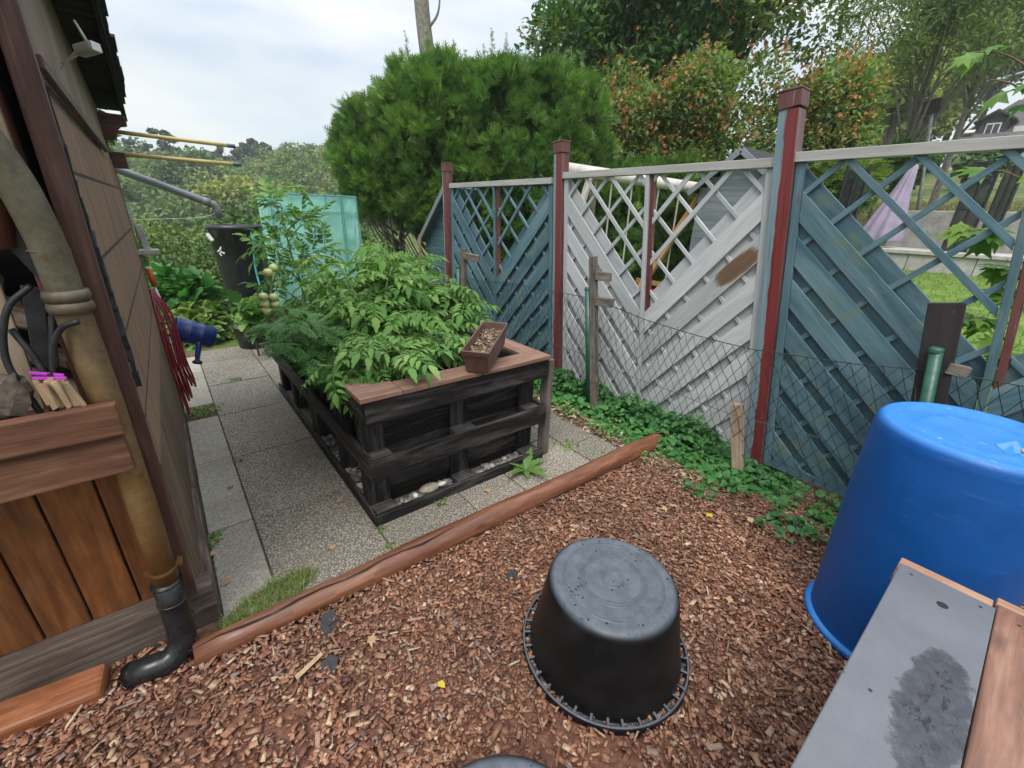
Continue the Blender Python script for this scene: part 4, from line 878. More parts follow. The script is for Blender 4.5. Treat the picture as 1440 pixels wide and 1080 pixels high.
for x, z in ((.48, .985), (.54, .975), (.485, .93), (.545, .925), (.495, .875), (.52, .845), (.56, .86), (.53, 1.14), (.57, 1.165), (.545, .8), (.59, .815), (.6, .77)):
    m = MB().lathe([(.0, .025), (.006, .0255), (.018, .022), (.027, .01), (.029, -.003), (.023, -.018), (.01, -.0255), (0, -.026)], (x, 3.24 + random.uniform(-.02, .02), z), 16); m.build('tomato', MT['fruit'], tp, 0, True)
o = MB().tube([(1.13, 3.05, .64), (1.112, 3.06, 1.32)], .008, 7).build('bamboo_stake', MT['palewood'], None, 0, True); tag(o, 'thin bamboo stake standing up from the crop before the net', 'stake')
o = MB().tube([(1.52, 3.05, .64), (1.55, 3.05, 1.38)], .01, 7).build('brown_stake', MT['twig'], None, 0, True); tag(o, 'brown stake in the tall foliage near the first fence post', 'stake')

# brown window box resting on the rim, tilted
pb = thing('planter_box', 'empty brown plastic window box with dry soil on the bed rim', 'planter', (1.193, 1.763, .757))
yw, pt = .682, .142; D = V((math.cos(yw) * math.cos(pt), math.sin(yw) * math.cos(pt), math.sin(pt))); Sd = V((math.sin(yw), -math.cos(yw), 0)); U = Sd.cross(D); O = V((1.178, 1.751, .752))
def pbp(l, s, u): return tuple(O + D * l + Sd * s + U * u)
m = MB(); Lp, Wb, Wt, Hp, t_ = .425, .062, .0745, .131, .004
def ringp(ins, u, w, l0): return [pbp(l0 + ins, -w + ins, u), pbp(l0 + ins, w - ins, u), pbp(Lp - l0 - ins, w - ins, u), pbp(Lp - l0 - ins, -w + ins, u)]
rings = [ringp(0, 0, Wb, .02), ringp(0, .1, Wt - .006, .006), ringp(-.004, .101, Wt - .004, .004), ringp(-.004, Hp, Wt, 0), ringp(.006, Hp, Wt, 0), ringp(.008, .1, Wt - .006, .006), ringp(.012, .07, Wt - .008, .01)]
for r in rings: m.v += r
for i in range(len(rings) - 1):
    for k in range(4): m.face((i * 4 + k, i * 4 + (k + 1) % 4, (i + 1) * 4 + (k + 1) % 4, (i + 1) * 4 + k))
m.face((3, 2, 1, 0)); m.build('box', MT['planter'], pb, .003)
m = MB(); m.v += ringp(.01, .085, Wt - .007, .008); m.face((0, 1, 2, 3)); so_ = m.build('dry_soil', MT['border_soil'], pb)
n = 420; l = RNG.uniform(.03, Lp - .03, n); s_ = RNG.uniform(-Wt + .014, Wt - .014, n); P = np.array([pbp(a, b, .086 + random.random() * .016) for a, b in zip(l, s_)])
v, f = scatter(TUFT, P, rdir(n) * [1, 1, .3], np.tile((0, 0, 1.), (n, 1)) + RNG.normal(0, .3, (n, 3)), np.stack([RNG.uniform(.008, .03, n), RNG.uniform(.005, .01, n), RNG.uniform(.005, .01, n)], 1))
tag(link('dry_litter', raw_mesh('dry_litter', v, f), MT['debris'], so_), kind='stuff')
n = 160; P = np.stack([RNG.uniform(1.3, 1.62, n), RNG.uniform(1.93, 2.3, n), RNG.uniform(.662, .672, n)], 1)
v, f = scatter(TUFT, P, rdir(n) * [1, 1, .3], np.tile((0, 0, 1.), (n, 1)), np.stack([RNG.uniform(.006, .03, n), RNG.uniform(.004, .008, n), RNG.uniform(.004, .008, n)], 1)); tag(link('dry_litter', raw_mesh('dry_litter', v, f), MT['debris'], bed), kind='stuff')

# ------------------------------------------------------------------ black buckets, blue drum
def bucket(label, cx, cy, rot=0):
    b = thing('upturned_bucket', label, 'bucket', (cx, cy, 0)); h, rtop, rb = .338, .234, .286; n = 96
    prof = [(0, h - .003)] + [q for r in (.036, .105, .116, .176) for q in ((r - .005, h - .003), (r - .0045, h - .003), (r - .003, h - .0002), (r + .003, h - .0002), (r + .0045, h - .003), (r + .005, h - .003))] + [(.19, h - .002), (.205, h), (rtop - .018, h - .004), (rtop - .006, h - .014), (rtop, h - .032), (rtop + .006, h - .07), (rb - .008, .06), (rb, .022), (rb - .004, .004)]
    MB().lathe(prof, (cx, cy, 0), n).build('body', MT['bucket'], b, 0, True)
    rm = MB().lathe([(rb - .006, .012), (.3, .008), (.303, .03), (.307, .036), (.3135, .032), (.316, .006), (.306, -.004), (rb - .006, .002)], (cx, cy, 0), n).build('rim', MT['bucket'], b, 0, True)
    m = MB()
    for k in range(34):
        a = 2 * PI * k / 34 + rot + random.uniform(-.02, .02); e = V((math.cos(a), math.sin(a), 0)); c = V((cx, cy, 0))
        m.board(c + e * (rb - .004) + V((0, 0, .021)), c + e * .307 + V((0, 0, .019)), (0, 0, 1), .028, .008)
    m.build('rim_ribs', MT['bucket'], rm)
    return b
bucket('upturned black builder\'s bucket standing complete on the bark chips', 1.031, .652)
bucket('second upturned black bucket cut off by the bottom edge, only its base showing', .262, .292, .3)
dr = thing('blue_drum', 'large upturned blue plastic drum with a puddle on its base', 'drum', (1.978, -.005, 0))
dc = (1.985, -.008, 0); h = .932
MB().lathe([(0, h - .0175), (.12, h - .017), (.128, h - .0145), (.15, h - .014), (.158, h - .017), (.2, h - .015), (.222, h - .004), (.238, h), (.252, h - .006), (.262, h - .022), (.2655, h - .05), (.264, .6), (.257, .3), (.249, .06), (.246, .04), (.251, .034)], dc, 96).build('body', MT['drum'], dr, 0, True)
MB().lathe([(.248, .04), (.266, .036), (.27, .024), (.268, .004), (.25, 0)], dc, 96).build('flange', MT['drum'], dr, 0, True)
m = MB(); m.v = [(dc[0] - .03 + (.1 + .02 * math.sin(3 * a) + .012 * math.sin(7 * a + 1)) * math.cos(a) * .9, dc[1] - .1 + (.062 + .012 * math.sin(2 * a + 1) + .008 * math.sin(5 * a)) * math.sin(a), h - .0162) for a in [2 * PI * k / 60 for k in range(60)]]; m.face(list(range(60))); m.build('puddle', MT['puddle'], dr, 0, True)
m = MB(); m.prism([(0, 0), (.02, .012), (.045, .008), (.05, -.006), (.02, -.014)], (1.93, -.12, h - .0145), (1, .2, 0), (-.2, 1, 0), .002); o = m.build('fallen_leaf', MT['leaftan'], None); tag(o, 'tan leaf floating in the puddle on the blue drum', 'leaf')

# ------------------------------------------------------------------ work bench at the lower right
bn = thing('work_bench', 'low bench of a smooth grey panel and brown planks beside the drum', 'bench', (1.1, -.3, 0)); zb = .62
m = MB(); m.board((.2, -.0755, zb - .009), (1.535, -.0785, zb - .009), (0, 1, 0), .197, .018); m.build('grey_panel', MT['benchpanel'], bn, .003)
m = MB(); m.box((.2, -.395, zb - .024), (1.565, -.178, zb - .003), 0, .001); m.build('top_plank', MT['benchwood'], bn, .004)
m = MB(); m.box((.2, -.62, zb - .026), (1.57, -.4, zb - .005), 0, .001); m.build('top_plank', MT['benchwood'], bn, .004)
m = MB(); m.box((1.49, -.174, zb - .045), (1.6, .024, zb - .0195), 1); m.build('end_batten', MT['benchend'], bn, .003)
m = MB(); m.box((1.5685, -.62, zb - .05), (1.612, -.178, zb - .012), 1); m.build('end_batten', MT['benchend'], bn, .003)
for y in (-.04, -.56):
    for x in (.3, 1.45): m = MB(); m.box((x, y - .035, 0), (x + .07, y + .035, zb - .046), 2); m.build('leg', MT['benchwood'], bn, .004)
m = MB(); m.box((.3, -.06, zb - .13), (1.5, -.035, zb - .047), 0); m.build('apron', MT['benchwood'], bn, .003)

m = MB()
m.tube([(1.429, -.086, zb - .004), (1.429, -.086, zb + .0008)], .012, 18); m.build('knot_hole', MT['soffit'], bn)
m = MB()
for x, y in ((1.50, -.01), (1.505, -.15), (1.51, -.22), (1.515, -.36), (1.0, -.03), (.85, -.15), (1.18, -.3)): m.lathe([(0, .0006), (.004, .0005), (.0045, -.001)], (x, y, zb if y > -.17 else zb - .003), 10)
m.build('screws', MT['steel'], bn)

# ------------------------------------------------------------------ water butt, tub, hose
wb = thing('water_butt', 'tall tapering black water butt standing on a black tub', 'water butt', (.7, 5.6, .26)); c = (.685, 5.62, 0)
MB().lathe([(0, .27), (.17, .265), (.175, .285), (.2, .6), (.228, 1.0), (.245, 1.29), (.262, 1.295), (.266, 1.32), (.26, 1.345), (.24, 1.345), (.236, 1.3), (.0, 1.28)], c, 56).build('body', MT['blackplastic'], wb, 0, True)
tpp = MB().tube([(.55, 5.50, .62), (.515, 5.46, .62)], .018, 10).tube([(.515, 5.46, .64), (.515, 5.46, .585)], .015, 8).build('tap', MT['whiteplastic'], wb, 0, True)
MB().box((.517, 5.42, .605), (.575, 5.455, .66)).build('tap_handle', MT['redplastic'], tpp, .008)
m = MB(); m.board((.425, 5.56, 1.26), (.455, 5.50, 1.19), (0, 0, 1), .03, .03); m.build('overflow_spout', MT['whiteplastic'], wb, .006)
m = MB()
for a0, z0, r, l in ((3.75, 1.1, .5, .06), (3.9, 1.08, -.4, .05), (3.83, 1.12, .9, .04), (3.78, 1.06, -1.0, .035)):
    p0 = V((c[0] + .238 * math.cos(a0), c[1] + .238 * math.sin(a0), z0)); tg = V((-math.sin(a0), math.cos(a0), 0)); m.board(p0 - (tg * math.cos(r) + V((0, 0, math.sin(r)))) * l / 2, p0 + (tg * math.cos(r) + V((0, 0, math.sin(r)))) * l / 2, (0, 0, 1), .014, .006)
m.build('torn_label', MT['whiteplastic'], wb)
tb = thing('black_tub', 'low black plastic tub under the tall water butt', 'tub', (.7, 5.6, 0)); MB().lathe([(0, .0), (.185, 0), (.19, .01), (.215, .235), (.228, .24), (.228, .262), (.2, .262), (0, .255)], c, 48).build('body', MT['blackplastic'], tb, 0, True)
o = MB().tube(curve([(.79, 5.42, 1.33), (.8, 5.36, 1.2), (.83, 5.33, 1.15), (.86, 5.3, 1.22), (.84, 5.28, 1.28), (.8, 5.32, 1.22), (.77, 5.36, .95), (.78, 5.3, .68), (.83, 5.2, .5), (.82, 5.15, .3), (.8, 5.1, .12), (.9, 5.0, .06), (1.1, 4.7, .03)], 7), .009, 8).build('turquoise_hose', MT['hosecyan'], None, 0, True); tag(o, 'turquoise garden hose hanging from the black water butt', 'hose')

# ------------------------------------------------------------------ net covered tomato house
gh = thing('net_greenhouse', 'small frame greenhouse covered in turquoise woven sheeting behind the bed', 'greenhouse', (1.6, 6.1, 0))
gx0, gx1, gy, gz = 1.115, 2.12, 5.9, 1.685
def sheet(name, o, ux, uz, w_, h_, amp, nx=36, nz=44, mat='greennet', flare=0):
    o, ux, uz = V(o), V(ux).normalized(), V(uz).normalized(); nn = ux.cross(uz); m = MB()
    for j in range(nz + 1):
        for i in range(nx + 1):
            s, t = i / nx, j / nz; d = amp * (math.sin(9 * s + 7 * t + 3 * math.sin(6 * t)) * math.sin(23 * t + 4 * s) * .6 + .6 * math.sin(31 * t + 5 * math.sin(4 * s))) * math.sin(PI * s) * (1 if t < .97 else 0)
            m.v.append(tuple(o + ux * (s * w_ + flare * (1 - t) * (s - .0)) + uz * (t * h_) + nn * d))
    for j in range(nz):
        for i in range(nx): a = j * (nx + 1) + i; m.face((a, a + 1, a + nx + 2, a + nx + 1))
    return m.build(name, MT[mat], gh, 0, True)
sheet('front_sheet', (gx0, gy, .02), (1, 0, 0), (0, 0, 1), .80, gz - .02, .012, flare=.0)
sheet('door_flap', (gx0 + .82, gy + .012, .02), (1, 0, 0), (0, 0, 1), gx1 - gx0 - .82, gz - .02, .012, 12, flare=.1)
sheet('side_sheet', (gx0, gy, .02), (0, 1, 0), (0, 0, 1), .75, gz - .02, .012); sheet('side_sheet', (gx1, gy, .02), (0, 1, 0), (0, 0, 1), .75, gz - .02, .012)
sheet('back_sheet', (gx0, gy + .75, .02), (1, 0, 0), (0, 0, 1), gx1 - gx0, gz - .02, .012); sheet('top_sheet', (gx0, gy, gz), (1, 0, 0), (0, 1, -.03), gx1 - gx0, .75, .006)
m = MB()
for x in (gx0 + .012, gx1 - .012):
    for y in (gy + .02, gy + .73): m.tube([(x, y, 0), (x, y, gz - .01)], .009, 8)
for y in (gy + .02, gy + .73): m.tube([(gx0, y, gz - .012), (gx1, y, gz - .012)], .009, 8); m.tube([(gx0, y, gz - .2), (gx1, y, gz - .2)], .007, 8)
for x in (gx0, gx1): m.tube([(x, gy, gz - .013), (x, gy + .75, gz - .013)], .009, 8); m.tube([(x, gy, .9), (x, gy + .75, .9)], .009, 8)
m.build('frame', MT['whiteplastic'], gh)
m = MB()
for x, z0 in ((gx0, .02), (gx0 + .80, .02), (gx0 + .825, .02), (gx1, .02), (gx0 + .37, gz - .16), (gx0 + .62, gz - .16)): m.tube([(x, gy - .012, z0), (x, gy - .012, gz)], .006, 6)
m.tube([(gx0, gy - .012, gz - .19), (gx1, gy - .012, gz - .19)], .005, 6); m.tube([(gx0, gy - .012, gz), (gx1, gy - .012, gz)], .008, 6); m.build('seams', MT['seam'], gh)
# ------------------------------------------------------------------ timber fence
FX = 2.88
def clip_line(p, d, s0, s1, z0, z1):
    t0, t1 = -9., 9.
    for q, e, a, b in ((p[0], d[0], s0, s1), (p[1], d[1], z0, z1)):
        if abs(e) < 1e-9:
            if q < a or q > b: return None
        else:
            u, v_ = sorted(((a - q) / e, (b - q) / e)); t0, t1 = max(t0, u), min(t1, v_)
    return (t0, t1) if t1 - t0 > .03 else None
def panel(label, yl, yr, zt, zbm, mat, edge, z0=.92, slatmat=None, frmat=None):
    """yl, yr: (bottom, top) Y of the two stiles; the V of boards meets on the middle stile"""
    root = thing('lattice_fence', label, 'fence panel', (FX, (yl[0] + yr[0]) / 2, 0), 'timber fence panels'); W = .875
    def P(s, z, w):        # s: -W (left in view, far) .. W (near)
        t = (s / W + 1) / 2; k = (z - zbm) / (zt - zbm); return V((FX + w, (yl[0] + (yl[1] - yl[0]) * k) * (1 - t) + (yr[0] + (yr[1] - yr[0]) * k) * t, z))
    def bd(m, a, b, w, wid, th): 
        pa, pb = P(*a, w), P(*b, w); ax = pb - pa; m.board(pa, pb, V((1, 0, 0)).cross(ax), wid, th)
    m = MB(); bd(m, (-W - .01, zt - .022), (W + .01, zt - .022), -.012, .05, .062); m.build('top_rail', MT['taupe_paint'], root, .003)
    for s in (-W + .022, W - .022): m = MB(); bd(m, (s, zbm), (s, zt - .05), -.004, .045, .044); m.build('stile', edge, root, .003)
    m = MB(); bd(m, (-W + .046, zbm + .03), (W - .046, zbm + .03), -.004, .05, .042); m.build('bottom_rail', edge, root, .003)
    m = MB(); bd(m, (.0, zbm + .06), (.0, zt - .05), -.012, .03, .05); m.build('middle_stile', mat, root, .003)
    m = MB(); bd(m, (.034, z0 - .06), (.034, zt - .05), .0, .03, .036); m.build('middle_stile', MT['red_lath'], root, .003)
    zlo, zhi = zbm + .056, zt - .048
    fr, rr, bt, la = MB(), MB(), MB(), MB(); sl = 1.05; an = math.atan(sl); cs_, sn = math.cos(an), math.sin(an)
    def cut(poly, k, lim, keep_less):                    # clip a polygon on one coordinate
        out = []
        for i in range(len(poly)):
            p, q = poly[i], poly[(i + 1) % len(poly)]; ip = (p[k] <= lim) == keep_less or p[k] == lim; iq = (q[k] <= lim) == keep_less or q[k] == lim
            if ip: out.append(p)
            if ip != iq: t = (lim - p[k]) / (q[k] - p[k]); out.append((p[0] + (q[0] - p[0]) * t, p[1] + (q[1] - p[1]) * t))
        return out
    for sg in (-1, 1):
        a1 = W - .046
        def run(mm, zz, w, wid, th, up=True):
            """a board whose centre line is z = zz + s * slope (up) or its perpendicular, cut to the frame"""
            d = (cs_, sn) if up else (sn, -cs_); nn = (-d[1], d[0]); h = wid / 2
            w0 = random.uniform(-.0015, .0015)
            poly = [(-3 * d[0] + nn[0] * e, zz - 3 * d[1] + nn[1] * e) for e in (-h, h)] + [(3 * d[0] + nn[0] * e, zz + 3 * d[1] + nn[1] * e) for e in (h, -h)]
            a0 = .018 if sg < 0 or mm in (fr, rr) else .052
            for k, lim, kl in ((0, a0, False), (0, a1, True), (1, zlo, False), (1, zhi, True)):
                poly = cut(poly, k, lim, kl)
                if len(poly) < 3: return
            n = len(poly); b = len(mm.v); uo, vo = random.uniform(0, 40), random.uniform(0, 40); uvs = [(uo + x * d[0] + z * d[1], vo + x * nn[0] + z * nn[1]) for x, z in poly]
            for e in (-th / 2, th / 2):
                for x, z in poly: mm.v.append(tuple(P(sg * x, z, w + w0 + e)))
            mm.face([b + k for k in range(n)], uvs); mm.face([b + n + k for k in range(n)][::-1], uvs[::-1])
            for k in range(n): k2 = (k + 1) % n; mm.face((b + k, b + n + k, b + n + k2, b + k2), [uvs[k], (uvs[k][0], uvs[k][1] + th), (uvs[k2][0], uvs[k2][1] + th), uvs[k2]])
        zz = z0 - .158
        while zz > -1.2: run(fr, zz, -.0195, .112, .013); zz -= .236
        zz = z0 - .052
        while zz > -1.2: run(rr, zz, .013, .128, .012); zz -= .236
        zz = zlo + .1
        while zz < zhi + W: run(bt, zz, -.004, .026, .0145, up=False); zz += .285
        for k in (1, 2, 3): run(la, z0 - .02 + k * .285, -.0195, .032, .012)
    fr.build('front_boards', frmat or mat, root, .0025); rr.build('rear_boards', mat, root, .0025); bt.build('cross_laths', slatmat or mat, root, .002); la.build('lattice_laths', slatmat or mat, root, .002)
    return root
panel('grey blue lattice panel farthest along the fence', (4.775, 4.765), (2.87, 3.035), 1.85, .05, MT['blue_paint'], MT['blue_edge'], slatmat=MT['blue_edge'])
panel('grey white painted lattice panel with a rubbed brown spot', (2.72, 2.885), (.932, 1.2), 1.885, .06, MT['white_paint'], MT['white_paint'], frmat=MT['white_worn'])
panel('grey blue lattice panel nearest, half hidden by the blue drum', (.826, 1.088), (-1.0, -.7), 1.905, .05, MT['blue_paint'], MT['blue_edge'], slatmat=MT['blue_edge'])
def post(label, yb, yt, zt, edge, wd=.092, capm='capred'):
    root = thing('fence_post', label, 'fence post', (FX, yb, 0), 'painted fence posts'); m = MB(); h = wd / 2; n = 16
    for i in range(n + 1):
        z = (zt - .09) * i / n; y = yb + (yt - yb) * z / zt
        for dx, dy in ((-h, h), (-h, h * .5), (-h, 0), (-h, -h * .5), (-h, -h), (h, -h), (h, h)): m.v.append((FX - .01 + dx, y + dy, z))
    for i in range(n):
        for k in range(7): a = i * 7 + k; b = i * 7 + (k + 1) % 7; l = z = i * .13; m.face((a, b, b + 7, a + 7), [(l, k * .03), (l, k * .03 + .03), (l + .13, k * .03 + .03), (l + .13, k * .03)])
    me = m.mesh('post'); at = me.attributes.new('across', 'FLOAT', 'POINT'); at.data.foreach_set('value', [(0, .25, .5, .75, 1, 1, 0)[i % 7] for i in range(len(m.v))])
    link('post', me, post_mat('post_paint', edge, edge < .3), root)
    m = MB(); y0, y1 = yb + (yt - yb) * (zt - .088) / zt, yt; k = h + .007
    m.board((FX - .01, y0, zt - .089), (FX - .01, y1, zt - .008), (0, 1, 0), 2 * k, 2 * k); m.board((FX - .01, y1, zt - .008), (FX - .01, y1 + .001, zt + .004), (0, 1, 0), 2 * k + .007, 2 * k + .007); m.build('cap', MT[capm], root, .004)
post('farthest red fence post beside the teal playhouse', 4.86, 4.87, 2.07, .22, .085)
post('red fence post between the blue panel and the white panel', 2.79, 2.957, 2.125, .3)
post('tallest leaning red and grey fence post left of the nearest blue panel', .872, 1.185, 2.21, .42, .1)
# ------------------------------------------------------------------ chain link fence on the garden side
cl = thing('chain_link_fence', 'sagging green chain link wire fence in front of the timber panels', 'wire fence', (2.6, 1.7, 0)); CX = 2.6
tops = [(-1.2, .97), (-.06, .965), (.21, .955), (.49, .91), (.96, .86), (1.73, .873), (2.2, .94), (3.08, .93), (3.85, .865), (4.3, .86)]
def topz(y): return float(np.interp(y, [a for a, _ in tops], [b for _, b in tops]))
def wob(y, z): return .02 * math.sin(1.3 * y + 4 * z) + .018 * math.sin(3.1 * y + 2 * z) + .012 * math.sin(7 * y - 5 * z)
m = MB(); cs = .062
nz_ = 15
y = -1.2
while y < 4.3:
    for sgn in (1, -1):
        pts = []
        for k in range(nz_ + 1):
            yy = y + sgn * k * cs / 2 * 1; z = .01 + (topz(min(max(yy, -1.2), 4.3)) - .01) * k / nz_
            if -1.2 <= yy <= 4.35: pts.append((CX + wob(yy, z) + .0025 * (sgn if k % 2 else -sgn), yy + .009 * math.sin(9 * z + yy * 5) + random.gauss(0, .0025), z + .008 * math.sin(yy * 4 + z * 7)))
        if len(pts) > 2: m.tube(pts, .0019, 3, False)
    y += cs
m.build('mesh', MT['wire'], cl)
m = MB(); m.tube([(CX + wob(a, topz(a)), a, topz(a)) for a in np.linspace(-1.2, 4.3, 60)], .003, 5); m.tube([(CX + wob(a, .45), a, topz(a) * .5) for a in np.linspace(-1.2, 4.3, 60)], .0018, 4); m.build('line_wire', MT['wire'], cl)
def wpost(label, y, zt, x=2.585, ln=.14, wd=.055):
    r = thing('weathered_post', label, 'post', (x, y, 0)); m = MB(); m.board((x + .025, y - .0475, 0), (x + .025, y - .0475 + ln * zt, zt), (0, 1, 0), wd, .05, .004); m.build('post', MT['greywood'], r, .004); return r
def gpost(label, y, zt, x=2.6, ln=.14):
    o = MB().tube([(x, y + .012, 0), (x, y + .012 + ln * zt, zt)], .024, 14).build('green_post', MT['greenpost'], None, 0, True); MB().lathe([(0, .006), (.02, .004), (.026, -.004), (.026, -.02)], (x, y + .012 + ln * zt, zt), 14).build('post_cap', MT['greenpost'], o, 0, True); return tag(o, label, 'post')
gpost('green steel fence post in front of the white panel', 2.12, 1.02); r = wpost('grey weathered timber post with two side blocks strapped to the green post', 2.13, 1.26)
for z, l in ((1.12, .13), (.93, .15)): m = MB(); m.board((2.61, 2.055 + .14 * z, z), (2.63, 2.055 - l + .14 * z, z + .005), (0, 0, 1), .065, .035, .004); m.build('side_block', MT['greywood'], r, .004)
gpost('short green post beside the dark weathered post behind the drum', .05, 1.06, 2.57, .15); r = wpost('dark flaking timber post rising behind the blue drum', .1, 1.25, 2.6, .16, .115); r.children[0].data.materials[0] = MT['flaking']
m = MB(); m.board((2.6, .17, .98), (2.62, .1, .97), (0, 0, 1), .05, .03); m.build('side_block', MT['greywood'], r, .004)
r = wpost('slim brown timber post with one side block by the far panel', 4.16, 1.18, 2.585, .0); m = MB(); m.board((2.6, 4.085, 1.1), (2.62, 3.84, 1.095), (0, 0, 1), .07, .035, .004); m.build('side_block', MT['greywood'], r, .004)
gpost('green steel post behind the slim brown timber post', 4.2, .98, 2.6, .0)
m = MB(); m.board((2.62, .865, 0), (2.62, .985, .49), (0, 1, 0), .062, .045, .003); tag(m.build('short_stake', MT['palewood'], None, .004), 'short pale leaning stake beside the tallest fence post', 'stake')
m = MB(); m.box((BX1 + .03, BY0 + .02, 0), (BX1 + .075, BY0 + .09, .7), 2); tag(m.build('corner_stake', MT['greywood'], None, .004), 'square grey stake against the fence side corner of the raised bed', 'stake')

# ------------------------------------------------------------------ small plants and litter
def cover(name, label, n, region, hfun, size, mat, T=LEAF_WIDE, kind='stuff', cat='ground cover'):
    x0, x1, y0, y1 = region; x = RNG.uniform(x0, x1, n); y = RNG.uniform(y0, y1, n); h = hfun(x, y); k = h > .012; x, y, h = x[k], y[k], h[k]; n = len(x)
    z = .012 + h * RNG.random(n) ** .6; a = RNG.uniform(0, 2 * PI, n); d = np.stack([np.cos(a), np.sin(a), RNG.uniform(-.5, .25, n)], 1)
    v, f = scatter(T, np.stack([x, y, z], 1), d, np.stack([RNG.normal(0, .35, n) - .25, RNG.normal(0, .35, n), np.ones(n)], 1), size * RNG.uniform(.55, 1.25, n))
    return tag(link(name, raw_mesh(name, v, f), mat), label, cat, kind=kind)
def hA(x, y):
    e = np.exp(-((x - 2.72) / .2) ** 2) ; prof = np.interp(y, [.2, .7, .95, 1.15, 1.4, 1.8, 2.05, 2.25, 2.8, 3.6], [.02, .04, .1, .2, .24, .25, .13, .2, .22, .2])
    return prof * e * (.55 + .6 * np.abs(np.sin(7 * y + 3 * x) * np.sin(11 * x + 4 * y))) 
cover('ground_cover', 'dense toothed green ground cover along the foot of the fence', 6800, (2.28, 2.95, .55, 3.6), hA, .06, MT['ivy_leaf'], lobed_leaf(.75, 3, .2))
def hB(x, y): return .07 * ((np.sin(17 * x + 5 * y) * np.sin(9 * y - 13 * x)) > .25) * np.ones_like(x)
cover('low_weeds', 'low green weeds creeping between fence foot and bark chips', 1000, (2.2, 2.8, .1, 1.05), hB, .045, MT['ivy_leaf'], LEAF_WIDE)
cover('pale_weeds', 'small yellowish weeds on the leaf litter beside the paving', 900, (2.2, 2.55, 1.3, 2.5), hB, .03, MT['weed_pale'], LEAF_WIDE)
n = 1500; x = RNG.uniform(2.27, 2.7, n); y = RNG.uniform(1.0, 2.7, n); v, f = scatter(TUFT, np.stack([x, y, RNG.uniform(.015, .035, n)], 1), rdir(n) * [1, 1, .2], np.tile((0, 0, 1.), (n, 1)) + RNG.normal(0, .3, (n, 3)), np.stack([RNG.uniform(.012, .05, n), RNG.uniform(.008, .025, n), RNG.uniform(.008, .02, n)], 1))
tag(link('leaf_litter', raw_mesh('leaf_litter', v, f), MT['debris']), 'dry brown leaf litter between the paving and the ground cover', 'leaf litter', kind='stuff')
def blades(n, pts, h, w, mat, name, label, kind='stuff', lean=.45):
    x, y, z = pts; n = len(x); T = (np.array([(0, .5, 0), (0, -.5, 0), (.55, .35, .04), (.55, -.35, .04), (1, 0, .22)], float), np.array([(0, 1, 3), (0, 3, 2), (2, 3, 4)]))
    d = unit(np.stack([RNG.normal(0, lean, n), RNG.normal(0, lean, n), np.ones(n)], 1)); hh = h * RNG.uniform(.4, 1.2, n)
    v, f = scatter(T, np.stack([x, y, z], 1), d, rdir(n), np.stack([hh, np.full(n, w), hh], 1)); return tag(link(name, raw_mesh(name, v, f), mat), label, 'grass', kind=kind)
a = RNG.uniform(0, 2 * PI, 1500); r_ = np.sqrt(RNG.random(1500)); x = .06 + .19 * r_ * np.cos(a); y = 1.62 + .08 * r_ * np.sin(a) + .25 * (x - .05); k = (y > 1.55)
blades(0, (x[k], y[k], np.full(k.sum(), .012)), .055, .0035, MT['grass'], 'grass_tuft', 'tuft of fine grass growing on the slab corner by the log')
pts = []
for cx_, cy_, rr_, nn in ((-.09, 2.15, .03, 60), (-.08, 2.2, .03, 50), (.59, 1.76, .03, 40), (.31, 4.5, .05, 90), (-.0, 3.9, .1, 180), (1.75, 1.95, .05, 80), (2.0, 1.8, .06, 110), (2.12, 1.55, .05, 80), (.95, 1.77, .03, 60), (.1, 2.9, .02, 30), (.585, 1.62, .02, 25)):
    pts += [(cx_ + random.gauss(0, rr_ * .6), cy_ + random.gauss(0, rr_ * .6), .01) for _ in range(nn)]
v, f = scatter(LEAF_WIDE, np.array(pts), rdir(len(pts), .5), np.tile((0, 0, 1.), (len(pts), 1)) + RNG.normal(0, .3, (len(pts), 3)), RNG.uniform(.012, .03, len(pts)))
tag(link('joint_weeds', raw_mesh('joint_weeds', v, f), MT['weed_pale']), 'tiny weeds sprouting from joints of the stone paving', 'weeds', kind='stuff')
# dandelion rosette at the foot of the bed
dl = thing('dandelion_plant', 'dandelion rosette growing from the paving at the bed corner', 'plant', (1.55, 1.74, .01)); JAG = lobed_leaf(.3, 5, .25, .1)
for k in range(9): a = 2 * PI * k / 9 + random.uniform(-.2, .2); v, f = scatter(JAG, np.array([(1.55, 1.735, .02)]), np.array([(math.cos(a), math.sin(a), random.uniform(.15, .9))]), np.array([(0, 0, 1.)]), np.array([random.uniform(.11, .19)])); link('leaf', raw_mesh('leaf', v, f), MT['dandelion'], dl)
# dry leaves and pieces of membrane lying about
def fallen(label, x, y, s, mat, z=.03, T=MAPLE): v, f = scatter(T, np.array([(x, y, z)]), np.array([(math.cos(x * 40), math.sin(x * 40), .05)]), np.array([(.1, -.15, 1.)]), np.array([s])); tag(link('fallen_leaf', raw_mesh('fallen_leaf', v, f), MT[mat]), label, 'leaf', 'fallen leaves on the ground')
fallen('bright yellow maple leaf on the bark chips before the nearest panel', 2.08, .755, .06, 'leafyellow')
fallen('small yellow leaf on the bark chips left of the upturned bucket', .442, .897, .032, 'leafyellow', T=LEAF_WIDE)
fallen('orange yellow leaf on bark chips above the upturned bucket', 1.42, .93, .05, 'leafyellow', T=LEAF_WIDE)
for x, y, s in ((1.95, .95, .06), (2.2, .62, .07), (2.02, .6, .06), (1.75, 1.1, .05), (1.3, 1.2, .05), (.3, 1.2, .06), (1.62, .42, .05)): fallen('tan dry leaf lying on the red brown bark chips', x, y, s, 'leaftan')
